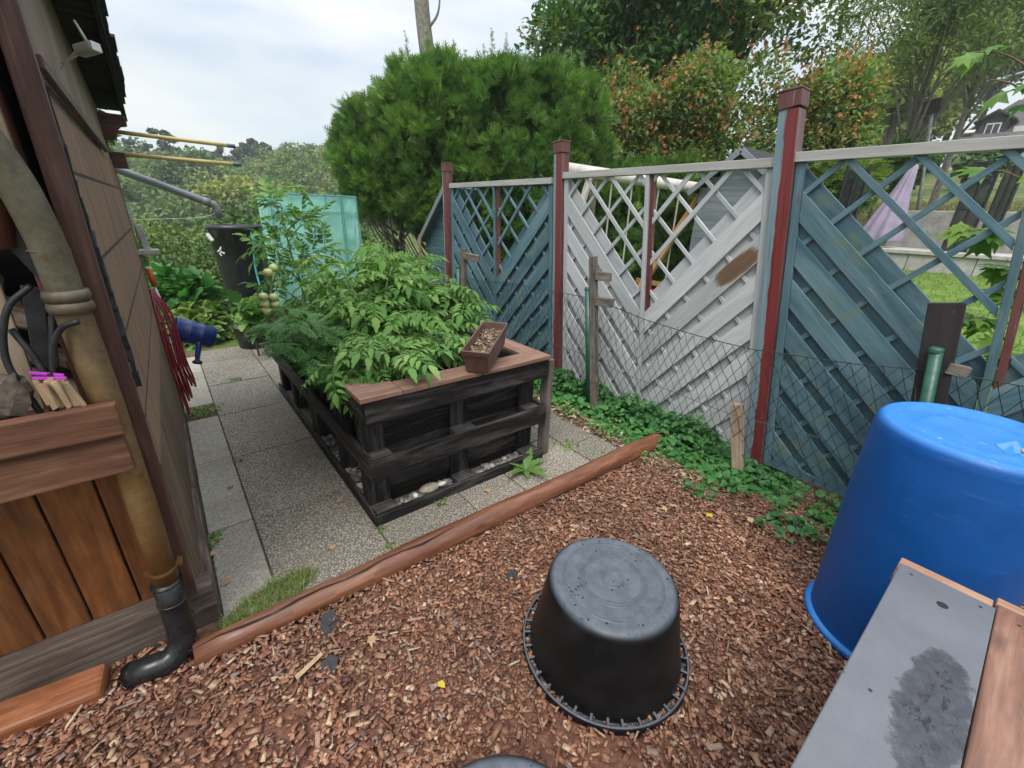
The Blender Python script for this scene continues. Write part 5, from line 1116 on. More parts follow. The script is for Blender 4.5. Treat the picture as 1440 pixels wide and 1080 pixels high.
for x, y in ((.48, 2.1), (.5, 2.35), (.47, 2.9), (.35, 1.75), (-.06, 1.85), (.02, 2.6), (-.09, 2.05), (1.22, 1.72)): fallen('tan dry leaf lying on the stone paving', x, y, .045, 'leaftan', .024, LEAF_WIDE)
def scrap(label, x, y, s, rz):
    m = MB(); m.prism([(-.5, -.4), (.1, -.55), (.6, -.1), (.35, .4), (-.2, .5), (-.6, .1)], (x, y, .016), (math.cos(rz), math.sin(rz), .12), (-math.sin(rz), math.cos(rz), .1), .02)
    o = m.build('membrane_scrap', MT['fabric'], None); o.data.transform(Matrix.Translation((x, y, .016)) @ Matrix.Diagonal((s, s, .35, 1)) @ Matrix.Translation((-x, -y, -.016))); tag(o, label, 'scrap', 'black membrane scraps in the bark chips')
scrap('black membrane scrap poking from the chips above the bucket\'s left side', .936, 1.101, .05, .4); scrap('black membrane scrap near the blue drum under the weeds', 2.394, .445, .1, .2)
scrap('black membrane scrap beside the log in the left chips', .22, 1.36, .07, 1.1); scrap('dark membrane scrap in chips left of the middle', .16, 1.18, .06, .2)
m = MB(); m.board((.06, 1.205, .032), (.155, 1.24, .036), (0, 1, 0), .014, .005, .003); tag(m.build('wood_splinter', MT['splitwood']), 'long pale wood splinter lying on the bark chips near the log', 'splinter')
# ------------------------------------------------------------------ beyond the fence: lawn, play things, terrace
n = 26000; x = 3.4 + 9 * RNG.random(n) ** .8; y = RNG.uniform(-4, 4.6, n); k = y < 1.0 + x * .38
x, y = x[k], y[k]; blades(0, (x, y, terrain(x, y) - .015), .06, .012, MT['grass'], 'lawn_grass', 'short mown lawn seen through the lattice of the nearest panel', lean=.6)
n = 24000; x = RNG.uniform(13.7, 21, n); y = RNG.uniform(-3, 6.5, n); blades(0, (x, y, terrain(x, y) - .03), .16, .045, MT['bank'], 'bank_grass', 'rough brownish grass bank rising behind the low concrete wall', lean=.7)
m = MB(); m.box((13.35, -8, .5), (13.6, 2.7, 1.88), 1); tag(m.build('concrete_wall', MT['concrete'], None, .02), 'low smooth concrete wall at the far end of the lawn', 'wall')
m = MB()
for k in range(9): m.box((12.0, -6 + k * 1.0, .6 + (k % 2) * .002), (12.35, -5.01 + k * 1.0, 1.02), 1)
m.box((11.96, -6, 1.025), (13.34, 2.75, 1.1)); tag(m.build('terrace_edge', MT['concretepale'], None, .01), 'pale block terrace edge in front of the concrete wall', 'wall')
ps = thing('folded_parasol', 'folded lilac garden parasol standing on the terrace', 'parasol', (12.6, 2.75, 1.1)); B, T = V((12.6, 2.72, 1.25)), V((12.6, 2.5, 2.75)); Q = B.lerp(T, .5)
m = MB(); k = 40
for i, (t, r) in enumerate(((0, .36), (.04, .36), (.3, .27), (.6, .16), (.85, .09), (.97, .06), (1, .02))):
    for j in range(k): a = 2 * PI * j / k; rr = r * (1 + .16 * math.cos(9 * a + 1.5 * t)); c = B.lerp(T, t); m.v.append((c.x + rr * math.cos(a), c.y + rr * math.sin(a) , c.z))
for i in range(6):
    for j in range(k): m.face((i * k + j, i * k + (j + 1) % k, (i + 1) * k + (j + 1) % k, (i + 1) * k + j))
m.build('cloth', MT['parasol'], ps, 0, True); MB().tube([(12.6, 2.75, 1.05), B, T + V((0, -.01, .08))], .025, 8).build('pole', MT['galv'], ps, 0, True)
for lab, y0, y1, z1, x_ in (('dark folded mesh screen standing on the lawn left of the parasol', 2.06, 2.32, 2.28, 8.0), ('pair of dark upright screens at the right of the terrace', 1.25, 1.6, 2.7, 12.5), ('narrow dark screen beside the pair on the terrace', .95, 1.15, 2.65, 12.55)):
    r = thing('dark_screen', lab, 'screen', (x_, y0, .35 if x_ < 9 else 1.1)); m = MB(); m.box((x_, y0, .35 if x_ < 9 else 1.1), (x_ + .03, y1, z1), 2); m.build('panel', MT['darknet'], r)
    m = MB()
    for yy in (y0, (y0 + y1) / 2, y1): m.tube([(x_ - .01, yy, .35 if x_ < 9 else 1.05), (x_ - .01, yy, z1 + .05)], .022, 8)
    m.build('poles', MT['steel'], r)
# wire mesh boundary fence at the top of the bank, thin posts
wf = thing('boundary_fence', 'fine wire mesh boundary fence on the grass bank', 'wire fence', (16, 1, 2)); m = MB()
for k in range(52): y = -4 + k * .2; z = terrain1(16, y); m.tube([(16, y, z), (16, y, z + 1.3)], .006, 3, False)
for k in range(9): m.tube([(16, -4, terrain1(16, -4) + .1 + k * .15), (16, 6.4, terrain1(16, 6.4) + .1 + k * .15)], .006, 3, False)
m.build('mesh', MT['galv'], wf); m = MB()
for k in range(5): y = -4 + k * 2.6; z = terrain1(16, y); m.tube([(16, y, z), (16, y, z + 1.45)], .03, 8)
m.build('posts', MT['steel'], wf)
sg = thing('road_sign', 'small dark backed sign on a tall thin grey pole', 'sign', (14.2, 2.9, 1.5)); MB().tube([(14.2, 2.36, 1.2), (14.2, 2.9, 4.25)], .035, 8).build('pole', MT['galv'], sg, 0, True)
m = MB(); m.board((14.15, 2.85, 3.9), (14.15, 2.9, 4.18), (0, 1, 0), .3, .03); m.build('sign_plate', MT['signback'], sg, .005)
# swing
sw = thing('garden_swing', 'white wooden swing frame with ropes behind the white panel', 'swing', (5.6, 4.1, .2)); a, b = V((4.9, 4.86, 2.17)), V((6.35, 3.35, 1.93))
def onb(t, dz=0): return a.lerp(b, t) + V((0, 0, dz))
MB().tube([onb(-.03), onb(.5), onb(1.03)], [.085, .078, .072], 14).build('beam', MT['beam'], sw, 0, True)
m = MB(); m.board(onb(.16, .06), onb(.16) + V((-.35, .28, -1.9)), (0, 1, 0), .1, .06); m.build('leg', MT['swingwhite'], sw, .01)
m = MB(); m.board(onb(.17, .04), onb(.17) + V((.9, .7, -1.9)), (0, 1, 0), .1, .06); m.build('leg', MT['swingwhite'], sw, .01)
m = MB(); m.board(onb(.93, .04), onb(.93) + V((-.75, .55, -1.75)), (0, 1, 0), .09, .07); m.build('leg', MT['orangewood'], sw, .01)
m = MB(); m.board(onb(.92, .04), onb(.92) + V((.9, .3, -1.7)), (0, 1, 0), .09, .07); m.build('leg', MT['orangewood'], sw, .01)
m = MB(); m.board(onb(.7) + V((-.25, .2, -1.35)), onb(.93) + V((-.25, .2, -1.35)), (0, 0, 1), .07, .04); m.build('brace', MT['orangewood'], sw, .005)
for t in (.3, .44, .62, .76): MB().tube([onb(t), onb(t, -1.5)], .012, 6).build('rope', MT['rope'], sw)
for t0, t1 in ((.3, .44), (.62, .76)): m = MB(); m.board(onb(t0, -1.5), onb(t1, -1.5), (1, 1, 0), .18, .03); m.build('seat', MT['redplastic'], sw, .008)
ty = thing('play_slide', 'bright blue plastic play slide with a red handle beyond the lattice', 'slide', (6.6, 3.1, .3)); m = MB(); m.board((6.6, 3.32, 1.38), (7.1, 2.6, 1.52), (1, 0, -.35), .6, .05); m.board((6.5, 3.3, .3), (6.6, 3.3, 1.36), (0, 1, 0), .08, .05); m.board((7.1, 2.65, .3), (7.1, 2.65, 1.5), (0, 1, 0), .08, .05); m.build('blue_tray', MT['toyblue'], ty, .01)
MB().tube([(6.5, 3.05, 1.35), (6.52, 2.98, 1.72)], .03, 8).build('red_handle', MT['redplastic'], ty, 0, True)
def playhouse(name, label, x, yc, hw, ze, za, mat, depth, zg, n=14, half=False):
    r = thing(name, label, 'playhouse', (x, yc, zg)); m = MB(); st = (ze - zg) / n
    z = zg
    while z < za - .05:
        w2 = hw if z + st <= ze else hw * max(.0, (za - z - st * .6) / (za - ze)); 
        if w2 > .04: m.board((x, yc if half else yc - w2, z + st / 2), (x, yc + w2, z + st / 2), (-.12, 0, 1), st * 1.08, .018)
        z += st
    m.build('plank_wall', MT[mat], r); m = MB(); m.box((x + .03, yc if half else yc - hw + .01, zg), (x + depth, yc + hw - .01, ze), 2); m.build('side_walls', MT[mat], r)
    for sg in ((1,) if half else (1, -1)):
        m = MB(); m.board((x + depth / 2 - .04, yc + sg * (hw + .1), ze - .1 * (za - ze) / hw + .03), (x + depth / 2 - .04, yc - sg * .0, za + .03), (1, 0, 0), depth + .16, .03); m.build('roof_slope', MT['blue_paint'] if depth < 1 else MT['roof'], r)
        m = MB(); m.board((x - .13, yc + sg * (hw + .1), ze - .1 * (za - ze) / hw), (x - .13, yc, za), (0, sg * -.3, 1), .07, .025); m.build('verge_board', MT['playgrey'], r, .004)
    return r
playhouse('grey_playhouse', 'grey plank playhouse gable showing over the white panel', 6.0, 2.88, .52, 1.95, 2.36, 'playgrey', 1.2, .2)
playhouse('teal_playhouse', 'teal planked lean-to playhouse half hidden behind the farthest fence post', 3.45, 5.74, .78, 1.14, 1.84, 'blue_paint', .45, -.05, 9, True)

# ------------------------------------------------------------------ trees
def crown_leaves(clumps, n, size, T, zb=.25, shell=.55, flat=.0, dirbias=.7):
    cs = np.array([c[:3] for c in clumps]); rs = np.array([c[3] for c in clumps]); sq = np.array([c[4] if len(c) > 4 else 1. for c in clumps])
    pr = rs ** 2; idx = RNG.choice(len(clumps), n, p=pr / pr.sum()); u = rdir(n); rad = (shell + (1 - shell) * RNG.random(n)) ** .8 * (1 + RNG.normal(0, .07, n))
    off = u * (rad * rs[idx])[:, None]; off[:, 2] *= sq[idx]; pos = cs[idx] + off; d = unit(u * dirbias + rdir(n) * .8 + [0, 0, zb]); up = unit(rdir(n) * .6 + [0, 0, 1.] + u * .4)
    return scatter(T, pos, d, up, size * RNG.uniform(.6, 1.3, n)), idx
def trunk_branches(base, h, r, targets, mat, root, lean=(0, 0), split=.35):
    m = MB(); b = V(base); t = b + V((lean[0], lean[1], h)); tr_ = curve([b - V((0, 0, .2)), b.lerp(t, .5) + V((random.uniform(-.08, .08) * h * .3, 0, 0)), t], 10); m.tube(tr_, [r * (1 - .7 * i / (len(tr_) - 1)) for i in range(len(tr_))], 12)
    for g_ in targets:
        g_ = V(g_); i = int(len(tr_) * random.uniform(split, .95)) - 1; s = tr_[max(2, i)]; md = s.lerp(g_, .5) + V((random.uniform(-.1, .1), random.uniform(-.1, .1), .12 * (g_ - s).length)); c = curve([s, md, g_], 6); r0 = r * .42 * (1 - .5 * i / len(tr_)); m.tube(c, [r0 * (1 - .85 * k / (len(c) - 1)) for k in range(len(c))], 7)
    m.build('trunk', mat, root, 0, True)
# thuja hedge trees
def thuja(label, c, R, h, zb, n, seed):
    rg = random.Random(seed); root = thing('thuja_tree', label, 'conifer', (c[0], c[1], 0), 'thuja trees in the hedge'); P_, D2, U2, T2, S2 = [], [], [], [], []
    nc = 300; shoots = []
    for k in range(nc):          # sprays gathered in clumps that stand out from the crown
        th = rg.uniform(0, 2 * PI); t = rg.random() ** .8; pr = float(np.interp(t, [0, .12, .3, .6, .82, .95, 1], [.5, .86, 1, .97, .84, .62, .3])); q = R * pr * rg.uniform(.72, 1.06)
        o = np.array([math.cos(th), math.sin(th), 0]); cc = np.array([c[0], c[1], zb + (h - zb) * t]) + o * q; r = rg.uniform(.12, .25); m_ = int(n / nc * 3.2); u = rdir(m_) * .8 + o * .55 + np.array([0, 0, .3]); u = unit(u)
        P_.append(cc + u * (r * RNG.random((m_, 1)) ** .5)); D2.append(unit(u * .4 + o * .75 + np.array([0, 0, .35 + .7 * t]) + RNG.normal(0, .45, (m_, 3)))); U2.append(unit(rdir(m_) + o * .5 + [0, 0, .4])); T2.append(np.clip(rg.uniform(.25, .65) + RNG.normal(0, .13, m_), 0, 1)); S2.append(RNG.uniform(.08, .19, m_))
    m_ = n; th = RNG.uniform(0, 2 * PI, m_); t = RNG.random(m_); q = R * np.interp(t, [0, .3, .8, 1], [.4, .75, .6, .25]) * RNG.uniform(.5, 1, m_); o = np.stack([np.cos(th), np.sin(th), 0 * th], 1)
    P_.append(np.stack([c[0] + q * o[:, 0], c[1] + q * o[:, 1], zb + (h - zb) * t], 1)); D2.append(unit(o + [0, 0, .3] + RNG.normal(0, .4, (m_, 3)))); U2.append(rdir(m_)); T2.append(RNG.uniform(0, .4, m_)); S2.append(RNG.uniform(.12, .24, m_))
    for k in range(15):          # leader shoots above the clipped top
        a = rg.uniform(0, 6.28); q = rg.uniform(0, .75) * R; b = np.array([c[0] + q * math.cos(a), c[1] + q * math.sin(a), h - .25 - q * .3]); L_ = rg.uniform(.35, .85); m_ = 34
        tt = np.linspace(0, 1, m_); an = RNG.uniform(0, 6.28, m_); P_.append(b + np.stack([tt * rg.uniform(-.12, .12), tt * rg.uniform(-.12, .12), tt * L_], 1)); D2.append(np.stack([np.cos(an), np.sin(an), np.full(m_, 1.1)], 1)); U2.append(np.stack([-np.cos(an), -np.sin(an), np.ones(m_)], 1)); T2.append(np.full(m_, .5)); S2.append(.17 * (1.15 - .85 * tt)); shoots.append((P_[-1][0], P_[-1][-1]))
    v, f = scatter(SPRAY, np.concatenate(P_), np.concatenate(D2), np.concatenate(U2), np.concatenate(S2)); link('crown', raw_mesh('crown', v, f, np.concatenate(T2), len(SPRAY[0])), MT['thujat'], root)
    m = MB(); tk = curve([(c[0], c[1], -.3), (c[0] + .05, c[1], h * .4), (c[0], c[1], h * .85)], 6); m.tube(tk, [.07 - .004 * i for i in range(len(tk))], 10)
    for p0, p1 in shoots: m.tube([p0 - np.array([0, 0, .25]), (p0 + p1) / 2, p1], [.012, .007, .002], 5)
    for k in range(30 if zb > 1 else 10): a = rg.uniform(0, 6.28); z0 = rg.uniform(.05, zb + .2); m.tube(curve([(c[0] + .03 * math.cos(a), c[1] + .03 * math.sin(a), z0), (c[0] + .4 * R * math.cos(a), c[1] + .4 * R * math.sin(a), z0 + .3), (c[0] + .7 * R * math.cos(a), c[1] + .7 * R * math.sin(a), z0 + .85)], 4), [.024 - .002 * i for i in range(9)], 6)
    m.build('trunk', MT['greybark2'], root, 0, True)
thuja('leftmost bushy thuja of the hedge with bare stems below', (3.62, 7.95), .9, 3.15, 1.4, 5200, 1)
thuja('second thuja of the hedge in front of the bare grey trunk', (4.1, 7.2), 1.0, 3.62, 1.15, 5600, 2)
thuja('middle thuja of the hedge with upright shoots', (4.75, 6.5), 1.0, 3.6, .3, 5600, 3)
thuja('bright green thuja behind the blue far panel', (5.4, 5.85), .95, 3.5, .2, 5600, 4)
thuja('thuja of the hedge just behind the swing beam', (6.15, 5.2), .85, 2.25, .1, 4200, 5)
thuja('low dark thuja seen through the lattice of the white panel', (7.1, 4.55), .85, 2.35, .1, 3600, 6)
# bare trunk
bt_ = thing('tall_bare_tree', 'tall bare grey tree trunk rising above the thuja hedge', 'tree', (5.9, 10.4, 0)); MB().tube(curve([(5.95, 10.35, -.5), (5.9, 10.4, 3), (5.78, 10.5, 4.6), (5.68, 10.58, 6), (5.6, 10.6, 9)], 6), [.21 - .0028 * i for i in range(25)], 14).build('trunk', MT['barkgrey'], bt_, 0, True)
MB().tube(curve([(5.78, 10.45, 5.35), (5.95, 10.35, 5.6), (6.0, 10.3, 5.95), (5.98, 10.3, 6.4)], 5), [.035 - .0018 * i for i in range(16)], 7).build('branch', MT['barkgrey'], bt_, 0, True)
def leafy(name, label, base, h, r, clumps, n, size, mat, T=LEAF, seeds=None, barkm='bark', group=None, shell=.45, cat='tree'):
    root = thing(name, label, cat, base, group); (v, f), _ = crown_leaves(clumps, n, size, T, shell=shell); cr = link('crown', raw_mesh('crown', v, f), MT[mat], root)
    if seeds:
        ns, ss = seeds; cs = [c for c in clumps if c[2] < 6.2] or clumps; c2 = np.array([c[:3] for c in cs]); r2 = np.array([c[3] for c in cs]); i = RNG.integers(0, len(cs), ns); u = rdir(ns); u[:, 0] = -np.abs(u[:, 0]); P0 = c2[i] + u * (r2[i] * RNG.uniform(.85, 1.08, ns))[:, None]; k = 9
        P = np.repeat(P0, k, 0) + RNG.normal(0, 1, (ns * k, 3)) * [.045, .045, .12]; v, f = scatter(TUFT, P, rdir(ns * k) + [0, 0, -.6], rdir(ns * k), ss * RNG.uniform(.6, 1.2, ns * k)); link('seed_clusters', raw_mesh('seed_clusters', v, f), MT['seeds'], cr)
    trunk_branches(base, h, r, [c[:3] for c in clumps], MT[barkm], root); return root
def ball_clumps(c, R, n, r, sz=1., seed=0):
    rg = np.random.default_rng(seed); out = []
    for _ in range(n):
        u = rg.normal(size=3); u /= np.linalg.norm(u); q = R * rg.random() ** .4; out.append((c[0] + u[0] * q, c[1] + u[1] * q, c[2] + u[2] * q * sz, r * rg.uniform(.7, 1.25)))
    return out
leafy('big_dark_tree', 'big dark green broadleaf tree towering over the thuja hedge', (9.0, 7.6, .3), 4.5, .2, ball_clumps((8.7, 7.1, 5.6), 2.0, 20, .85, .8, 3) + ball_clumps((8.1, 6.7, 4.5), 1.25, 9, .6, .8, 13), 21000, .15, 'oak', LEAF, (90, .05))
leafy('hornbeam_tree', 'broadleaf tree hung with brown seed clusters behind the grey playhouse', (9.6, 5.2, .5), 3.0, .14, ball_clumps((8.0, 5.2, 3.15), 1.35, 22, .6, .95, 5), 24000, .095, 'hornbeam', LEAF, (420, .058))
leafy('hornbeam_tree', 'second seed laden broadleaf tree right of the tallest fence post', (9.9, 3.4, .5), 2.6, .12, ball_clumps((9.5, 3.35, 3.0), .85, 16, .55, 1.0, 8), 15000, .095, 'hornbeam', LEAF, (300, .058))
leafy('hanging_tree', 'dark tree with long hanging twigs at the top above the fence post', (11.5, 6.2, .6), 6.0, .18, ball_clumps((10.6, 5.2, 6.2), 1.9, 16, .75, .7, 11), 9500, .14, 'hornbeam', LEAF, (70, .05))
leafy('young_conifer_bush', 'bright green feathery bush just right of the tallest fence post', (9.0, 2.9, .5), 1.2, .05, ball_clumps((8.6, 2.75, 2.0), .45, 9, .34, 1, 4), 3000, .2, 'weed_pale', SPRAY, cat='bush')
leafy('airy_tree', 'slender airy tree with visible branches and thin leaves against the sky', (14.5, 3.2, 1.2), 5.0, .085, ball_clumps((14.0, 3.1, 6.0), 2.1, 30, .66, .8, 21), 13000, .12, 'airy', LEAF_THIN, barkm='barkgrey', shell=.1)
leafy('airy_tree', 'second airy tree with a leaning trunk at the top right', (16.2, 2.6, 2.0), 5.5, .09, ball_clumps((15.6, 2.5, 7.4), 2.3, 28, .75, .8, 27), 12000, .13, 'airy', LEAF_THIN, barkm='barkgrey', shell=.1)
leafy('small_dark_shrub', 'small dark shrub by the sign pole', (13.9, 3.3, 1.6), .8, .04, ball_clumps((13.9, 3.2, 2.7), .45, 8, .35, 1, 2), 1800, .12, 'oak', cat='bush')
for k, (lab, x, y, z, R, mt) in enumerate((('yellowish broad tree on the slope left of the grey roofed house', 38, 10.2, 7.0, 3.2, 'fargold'), ('golden green tree on the slope just behind the sign', 31, 7.6, 6.6, 2.2, 'fargold'), ('dull green tree behind the house roof', 54, 7.6, 11.0, 5.0, 'bush'), ('tall greenish tree on the slope above the house', 60, 12.0, 13.0, 5.4, 'bush'), ('rounded pale tree on the slope above the golden ones', 46, 11.3, 9.0, 4.4, 'fargold'), ('tall green tree on the slope between the golden trees and the house', 50, 8.6, 12.0, 4.6, 'bush'))):
    zg = terrain1(x, y); leafy('slope_tree', lab, (x, y, zg), z, .25, ball_clumps((x, y, zg + z * .75), R * .75, 14, R * .42, .8, 40 + k), 7000, .34, mt, TUFT, group='trees on the slope by the house')
for k, (lab, x, y, R, h) in enumerate((('low bush under the golden slope trees', 26, 5.6, 1.3, 1.6), ('bush on the bank left of the sign', 24, 7.2, 1.4, 1.8), ('round hedge bush below the house roof', 30, 3.6, 1.2, 1.5))):
    zg = terrain1(x, y); leafy('slope_bush', lab, (x, y, zg), h * .6, .06, ball_clumps((x, y, zg + h * .6), R * .7, 9, R * .45, .7, 70 + k), 1800, .3, 'bush', TUFT, group='bushes on the slope', cat='bush')
# left side: wild bushes behind the path end, tree behind the shed
leafy('tree_behind_shed', 'leafy tree showing past the shed eave against the sky', (-1.2, 10.6, -.4), 2.6, .12, ball_clumps((-1.05, 10.3, 3.3), .75, 12, .42, 1.1, 6), 2600, .17, 'oak', LEAF)
for k, (lab, c, R, n, mt, sz) in enumerate((('dense wild bush behind the watering can and water butt', (.35, 8.6, .2), 1.0, 7000, 'bush', .085), ('wild bush filling the gap right of the shed corner', (-.65, 9.0, .35), .95, 5200, 'bush', .09), ('taller bush behind the black water butt', (1.35, 10.2, .25), 1.15, 6500, 'bush', .1), ('tangled bush behind the turquoise greenhouse', (2.7, 9.9, .3), 1.0, 5200, 'bush', .1), ('dark low shrub under the leftmost thuja', (2.85, 7.3, .2), .75, 4600, 'oak', .09), ('dark shrub between greenhouse and teal playhouse', (3.35, 6.9, .15), .7, 4200, 'thuja', .1))):
    leafy('wild_bush', lab, (c[0], c[1], terrain1(c[0], c[1]) - .1), max(.4, c[2] + .3), .04, ball_clumps((c[0], c[1], c[2]), R * .75, 14, R * .46, .95, 90 + k), n, sz, mt, SPRAY if mt == 'thuja' else LEAF, group='wild bushes behind the garden', cat='bush')
leafy('ferny_bush', 'pale green ferny bush at the end of the path beside the watering can', (.28, 6.35, -.05), .3, .02, ball_clumps((.3, 6.3, .12), .28, 8, .17, .8, 31), 1500, .1, 'weed_pale', LEAF_WIDE, cat='bush')
leafy('large_leaf_bush', 'bush with larger mid green leaves behind the red hose', (.1, 6.7, -.05), .5, .02, ball_clumps((.08, 6.7, .42), .24, 7, .17, 1, 32), 330, .16, 'ivy_leaf', lobed_leaf(.8, 3, .2), cat='bush')
leafy('potted_weed', 'drooping big leaved plant in front of the black water butt', (.62, 5.15, .0), .5, .012, [(.6, 5.1, .52, .1), (.66, 5.05, .38, .12), (.56, 5.12, .55, .08)], 60, .14, 'tomato_leaf', lobed_leaf(.75, 4, .3), cat='plant', shell=.2)
# maple sapling close behind the nearest panel
ms = thing('maple_sapling', 'maple sapling with big bright leaves just behind the nearest panel', 'sapling', (3.35, .05, 0)); stm = curve([(3.4, -.1, 0), (3.38, .02, .9), (3.36, .12, 1.5), (3.42, .3, 2.1), (3.4, .5, 2.62)], 8); m = MB(); m.tube(stm, [.016 - .0004 * i for i in range(len(stm))], 8); P, D_ = [], []
for e, n in (((3.25, .34, 1.55), 12), ((3.3, .2, 1.38), 12), ((3.3, .12, 1.25), 10), ((3.25, .22, 1.12), 12), ((3.2, .02, 1.0), 9), ((3.3, .0, .85), 8), ((3.35, .42, 1.83), 3), ((3.35, .6, 2.36), 3), ((3.38, .52, 2.24), 3), ((3.3, -.1, 1.4), 4), ((3.42, .36, 2.14), 2)):
    s = min(stm, key=lambda p: (p - V(e)).length + abs(p.z - e[2] + .12) * 2); c = curve([s, V(s).lerp(V(e), .5) + V((0, 0, .03)), e], 5); m.tube(c, [.006 - .0004 * i for i in range(len(c))], 6)
    for k in range(n): q = c[random.randint(4, 10)]; P.append(q); D_.append((-.25 + random.gauss(0, .4), random.gauss(0, .8), random.uniform(-.5, .1)))
m.build('stem', MT['twig'], ms, 0, True); P, D_ = np.array(P), np.array(D_); v, f = scatter(MAPLE, P, D_, np.tile((-.6, 0, 1.), (len(P), 1)) + RNG.normal(0, .3, (len(P), 3)), RNG.uniform(.1, .19, len(P))); link('leaves', raw_mesh('leaves', v, f), MT['maple'], ms)

# ------------------------------------------------------------------ house on the slope
hz = terrain1(44.5, 4); hs_ = thing('slope_house', 'house with grey tiled roof and small dormer up on the slope', 'house', (45, 3, hz)); x0, x1, y0, y1, ze, zr = 44.5, 53, -9, 7.2, 7.1, 9.9
m = MB(); m.box((x0, y0, hz - 1.5), (x1, y1, ze)); m.build('walls', MT['render'], hs_)
m = MB(); m.v += [(x0 - .5, y0 - .4, ze - .25), (x0 - .5, y1 + .5, ze - .25), (x1 + .5, y1 + .5, ze - .25), (x1 + .5, y0 - .4, ze - .25), ((x0 + x1) / 2, y0 + 1, zr), ((x0 + x1) / 2, y1 - 1.9, zr)]; m.face((0, 1, 5, 4)); m.face((1, 2, 5)); m.face((2, 3, 4, 5)); m.face((3, 0, 4)); m.face((0, 3, 2, 1)); rf = m.build('roof', MT['tiles'], hs_)
dm = MB(); dm.box((45.0, 4.95, 7.3), (47.5, 6.25, 8.15)); d_ = dm.build('dormer', MT['tilesdark'], hs_)
m = MB(); m.board((44.6, 5.6, 8.62), (48, 5.6, 8.62), (0, 1, -.62), .05, .05)
for sg in (1, -1): m.board((46.2, 5.6 + sg * .5, 8.36), (46.2, 5.6 + sg * .501, 8.36), (1, 0, 0), 3.2, .01)
m = MB(); m.prism([(-1.0, 8.1), (0, 8.72), (1.0, 8.1), (1.0, 8.2), (0, 8.84), (-1.0, 8.2)], (44.7, 5.6, 0), (0, 1, 0), (0, 0, 1), 3.2); m.prism([(-.62, 8.15), (.62, 8.15), (0, 8.66)], (45.02, 5.6, 0), (0, 1, 0), (0, 0, 1), 2.2); m.build('dormer_roof', MT['tilesdark'], d_)
m = MB(); m.box((44.94, 5.25, 7.35), (45.0, 5.95, 8.05)); wn = m.build('window', MT['frame'], d_); m = MB()
for a_, b_ in ((5.31, 5.57), (5.63, 5.89)): m.box((44.92, a_, 7.42), (44.935, b_, 7.98))
m.build('pane', MT['glass'], wn)
m = MB(); m.board((44.62, 6.75, 7.55), (44.9, 6.75, 7.72), (0, 1, 0), .75, .06); m.build('skylight', MT['frame'], hs_)
m = MB(); m.box((44.9, 3.2, 7.15), (45.9, 4.6, 7.75)); m.build('white_gable', MT['render'], hs_)
lp = thing('street_lamp_arm', 'curved pale street lamp arm reaching over the house roof', 'street lamp', (30, 2, 3)); MB().tube(curve([(30, -.6, 3.2), (30, -.4, 6.4), (30, .6, 7.35), (30, 2.6, 7.75), (30, 4.0, 7.6)], 6), [.06] * 25, 8).build('arm', MT['galv'], lp, 0, True); MB().ball((30, 4.2, 7.55), .22, 10, 6, (.6, 1.6, .4)).build('lamp_head', MT['galv'], lp, 0, True)

# ------------------------------------------------------------------ wooded hillside
def crowns(spec, per, tuft, name, label, mat, T=TUFT):
    vs, ts = [], []; parts = []
    for (x, y, R, H, tint) in spec:
        z = terrain1(x, y); cl_ = ball_clumps((x, y, z + H * .6), R * .62, 7, R * .52, H / R * .42, int(x * 31 + y * 17) % 9999)
        (v, f), _ = crown_leaves(cl_, per, tuft, T, shell=.6); parts.append((v, f)); ts.append(np.clip(tint + RNG.normal(0, .05, per), 0, 1))
    v, f = merge(parts); return raw_mesh(name, v, f, np.concatenate(ts), len(T[0]))
spec = []
for _ in range(420):
    y = 46 + 76 * random.random() ** .8; x = random.uniform(-.1, .5) * y
    spec.append((x, y, random.uniform(2.0, 3.6), random.uniform(5, 7.5), random.choice((.15, .25, .3, .35, .45, .5, .6, .75))))
tag(link('wooded_hillside', crowns(spec, 900, .55, 'wooded_hillside', '', MT['far'], T=DIAM), MT['far']), 'mixed green woodland covering the far hillside across the valley', 'woodland', kind='stuff')
spec = []
for _ in range(150):
    y = 12 + 20 * random.random(); x = random.uniform(-.14, .42) * y
    if x > 4.2 and y < 15: continue
    spec.append((x, y, random.uniform(.9, 1.5), random.uniform(1.5, 2.3) + .05 * (y - 12), random.choice((.1, .2, .3, .4, .5))))
tag(link('valley_thicket', crowns(spec, 2200, .12, 'valley_thicket', '', MT['far'], T=DIAM), MT['far']), 'tangled bushes filling the dip behind the garden', 'thicket', kind='stuff')
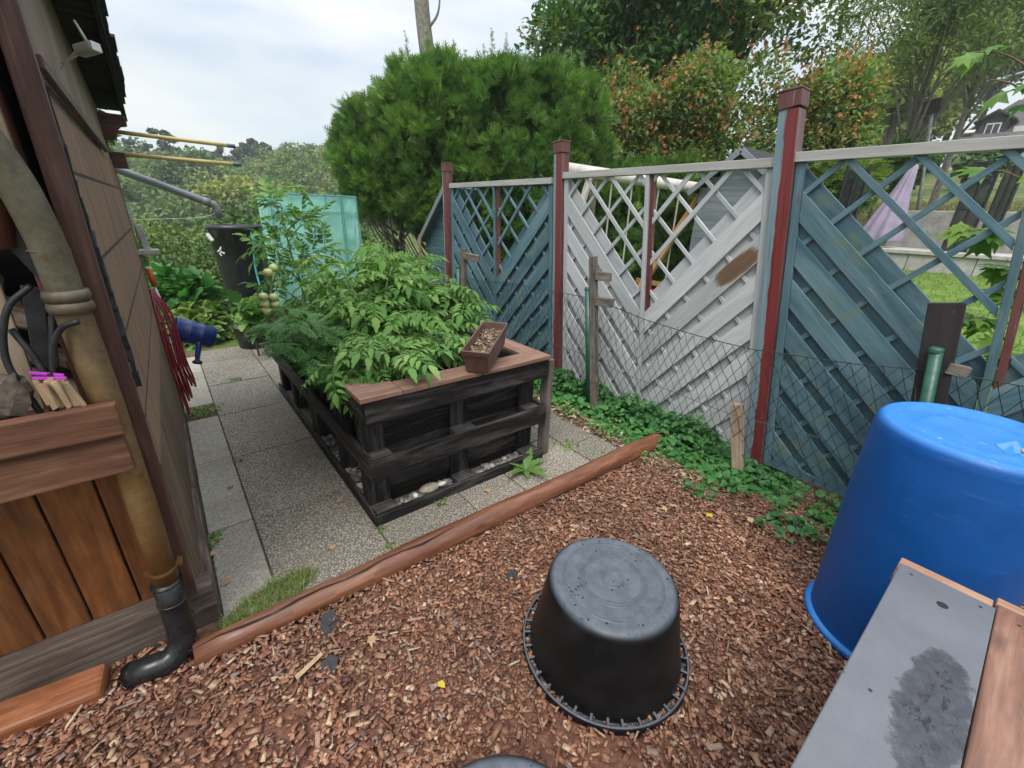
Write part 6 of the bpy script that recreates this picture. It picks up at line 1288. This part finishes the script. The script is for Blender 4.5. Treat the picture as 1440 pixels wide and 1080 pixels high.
for k, (lab, x, y, R, H) in enumerate((('bright yellow green rounded tree low on the hillside', 7.6, 58, 3.7, 8.2), ('olive green broad tree high on the hillside under the rods', 4.4, 72, 4.0, 9.5), ('rusty green tree in the middle of the hillside', 17.5, 76, 3.2, 7.2))):
    z = terrain1(x, y); leafy('hillside_tree', lab, (x, y, z), H * .6, .3, ball_clumps((x, y, z + H * .62), R * .6, 12, R * .5, .85, 200 + k), 4200, .5, ('fargold', 'bush', 'hornbeam')[k], TUFT, group='trees picked out on the hillside')
def pine(lab, x, y, h, s):
    z = terrain1(x, y); root = thing('skyline_pine', lab, 'pine', (x, y, z), 'pines on the skyline'); MB().tube([(x, y, z), (x + .2, y, z + h)], [.25, .08], 8).build('trunk', MT['bark'], root, 0, True)
    cl_ = [(x + random.gauss(0, s * .5), y + random.gauss(0, s * .5), z + h * (.62 + .4 * k / 8), s * random.uniform(.35, .6) * (1.2 - .5 * k / 8), .5) for k in range(9)]; (v, f), _ = crown_leaves(cl_, 800, .6, TUFT, shell=.5); link('crown', raw_mesh('crown', v, f), MT['pine'], root)
for k, (x, y, h) in enumerate(((3.6, 88, 9.2), (6.2, 92, 7.0), (9.6, 95, 6.2), (11.8, 96, 7.6), (13.6, 97, 7.0), (15.5, 98, 8.0), (17.6, 98, 8.2), (19.3, 99, 7.4), (1.0, 90, 7))): pine(('tallest skyline pine just above the upper yellow rod', 'skyline pine above the middle of the rods', 'skyline pine left of the rod tips', 'flat topped skyline pine at the rod tips', 'small skyline pine right of the rod tips', 'slim skyline pine above the hillside middle', 'dark pine on the skyline right of the rods', 'lowest skyline pine before the ridge drops', 'skyline pine beside the shed eave')[k], x, y, h, 2.1)

# ------------------------------------------------------------------ air
hm = bpy.data.materials.new('haze_air'); hm.use_nodes = True; nt_ = hm.node_tree; nt_.nodes.clear(); ou = nt_.nodes.new('ShaderNodeOutputMaterial'); vp = nt_.nodes.new('ShaderNodeVolumePrincipled')
vp.inputs['Color'].default_value = (.9, .94, .97, 1); vp.inputs['Density'].default_value = .0012; vp.inputs['Anisotropy'].default_value = .2; nt_.links.new(vp.outputs[0], ou.inputs['Volume'])
bm = bmesh.new(); bmesh.ops.create_cube(bm, size=1)
for v_ in bm.verts: v_.co = V((v_.co.x * 440 + 55, v_.co.y * 340 + 100, v_.co.z * 56 + 14))
me = bpy.data.meshes.new('haze'); bm.to_mesh(me); bm.free(); tag(link('haze', me, hm), kind='stuff')
S.cycles.volume_bounces = 1
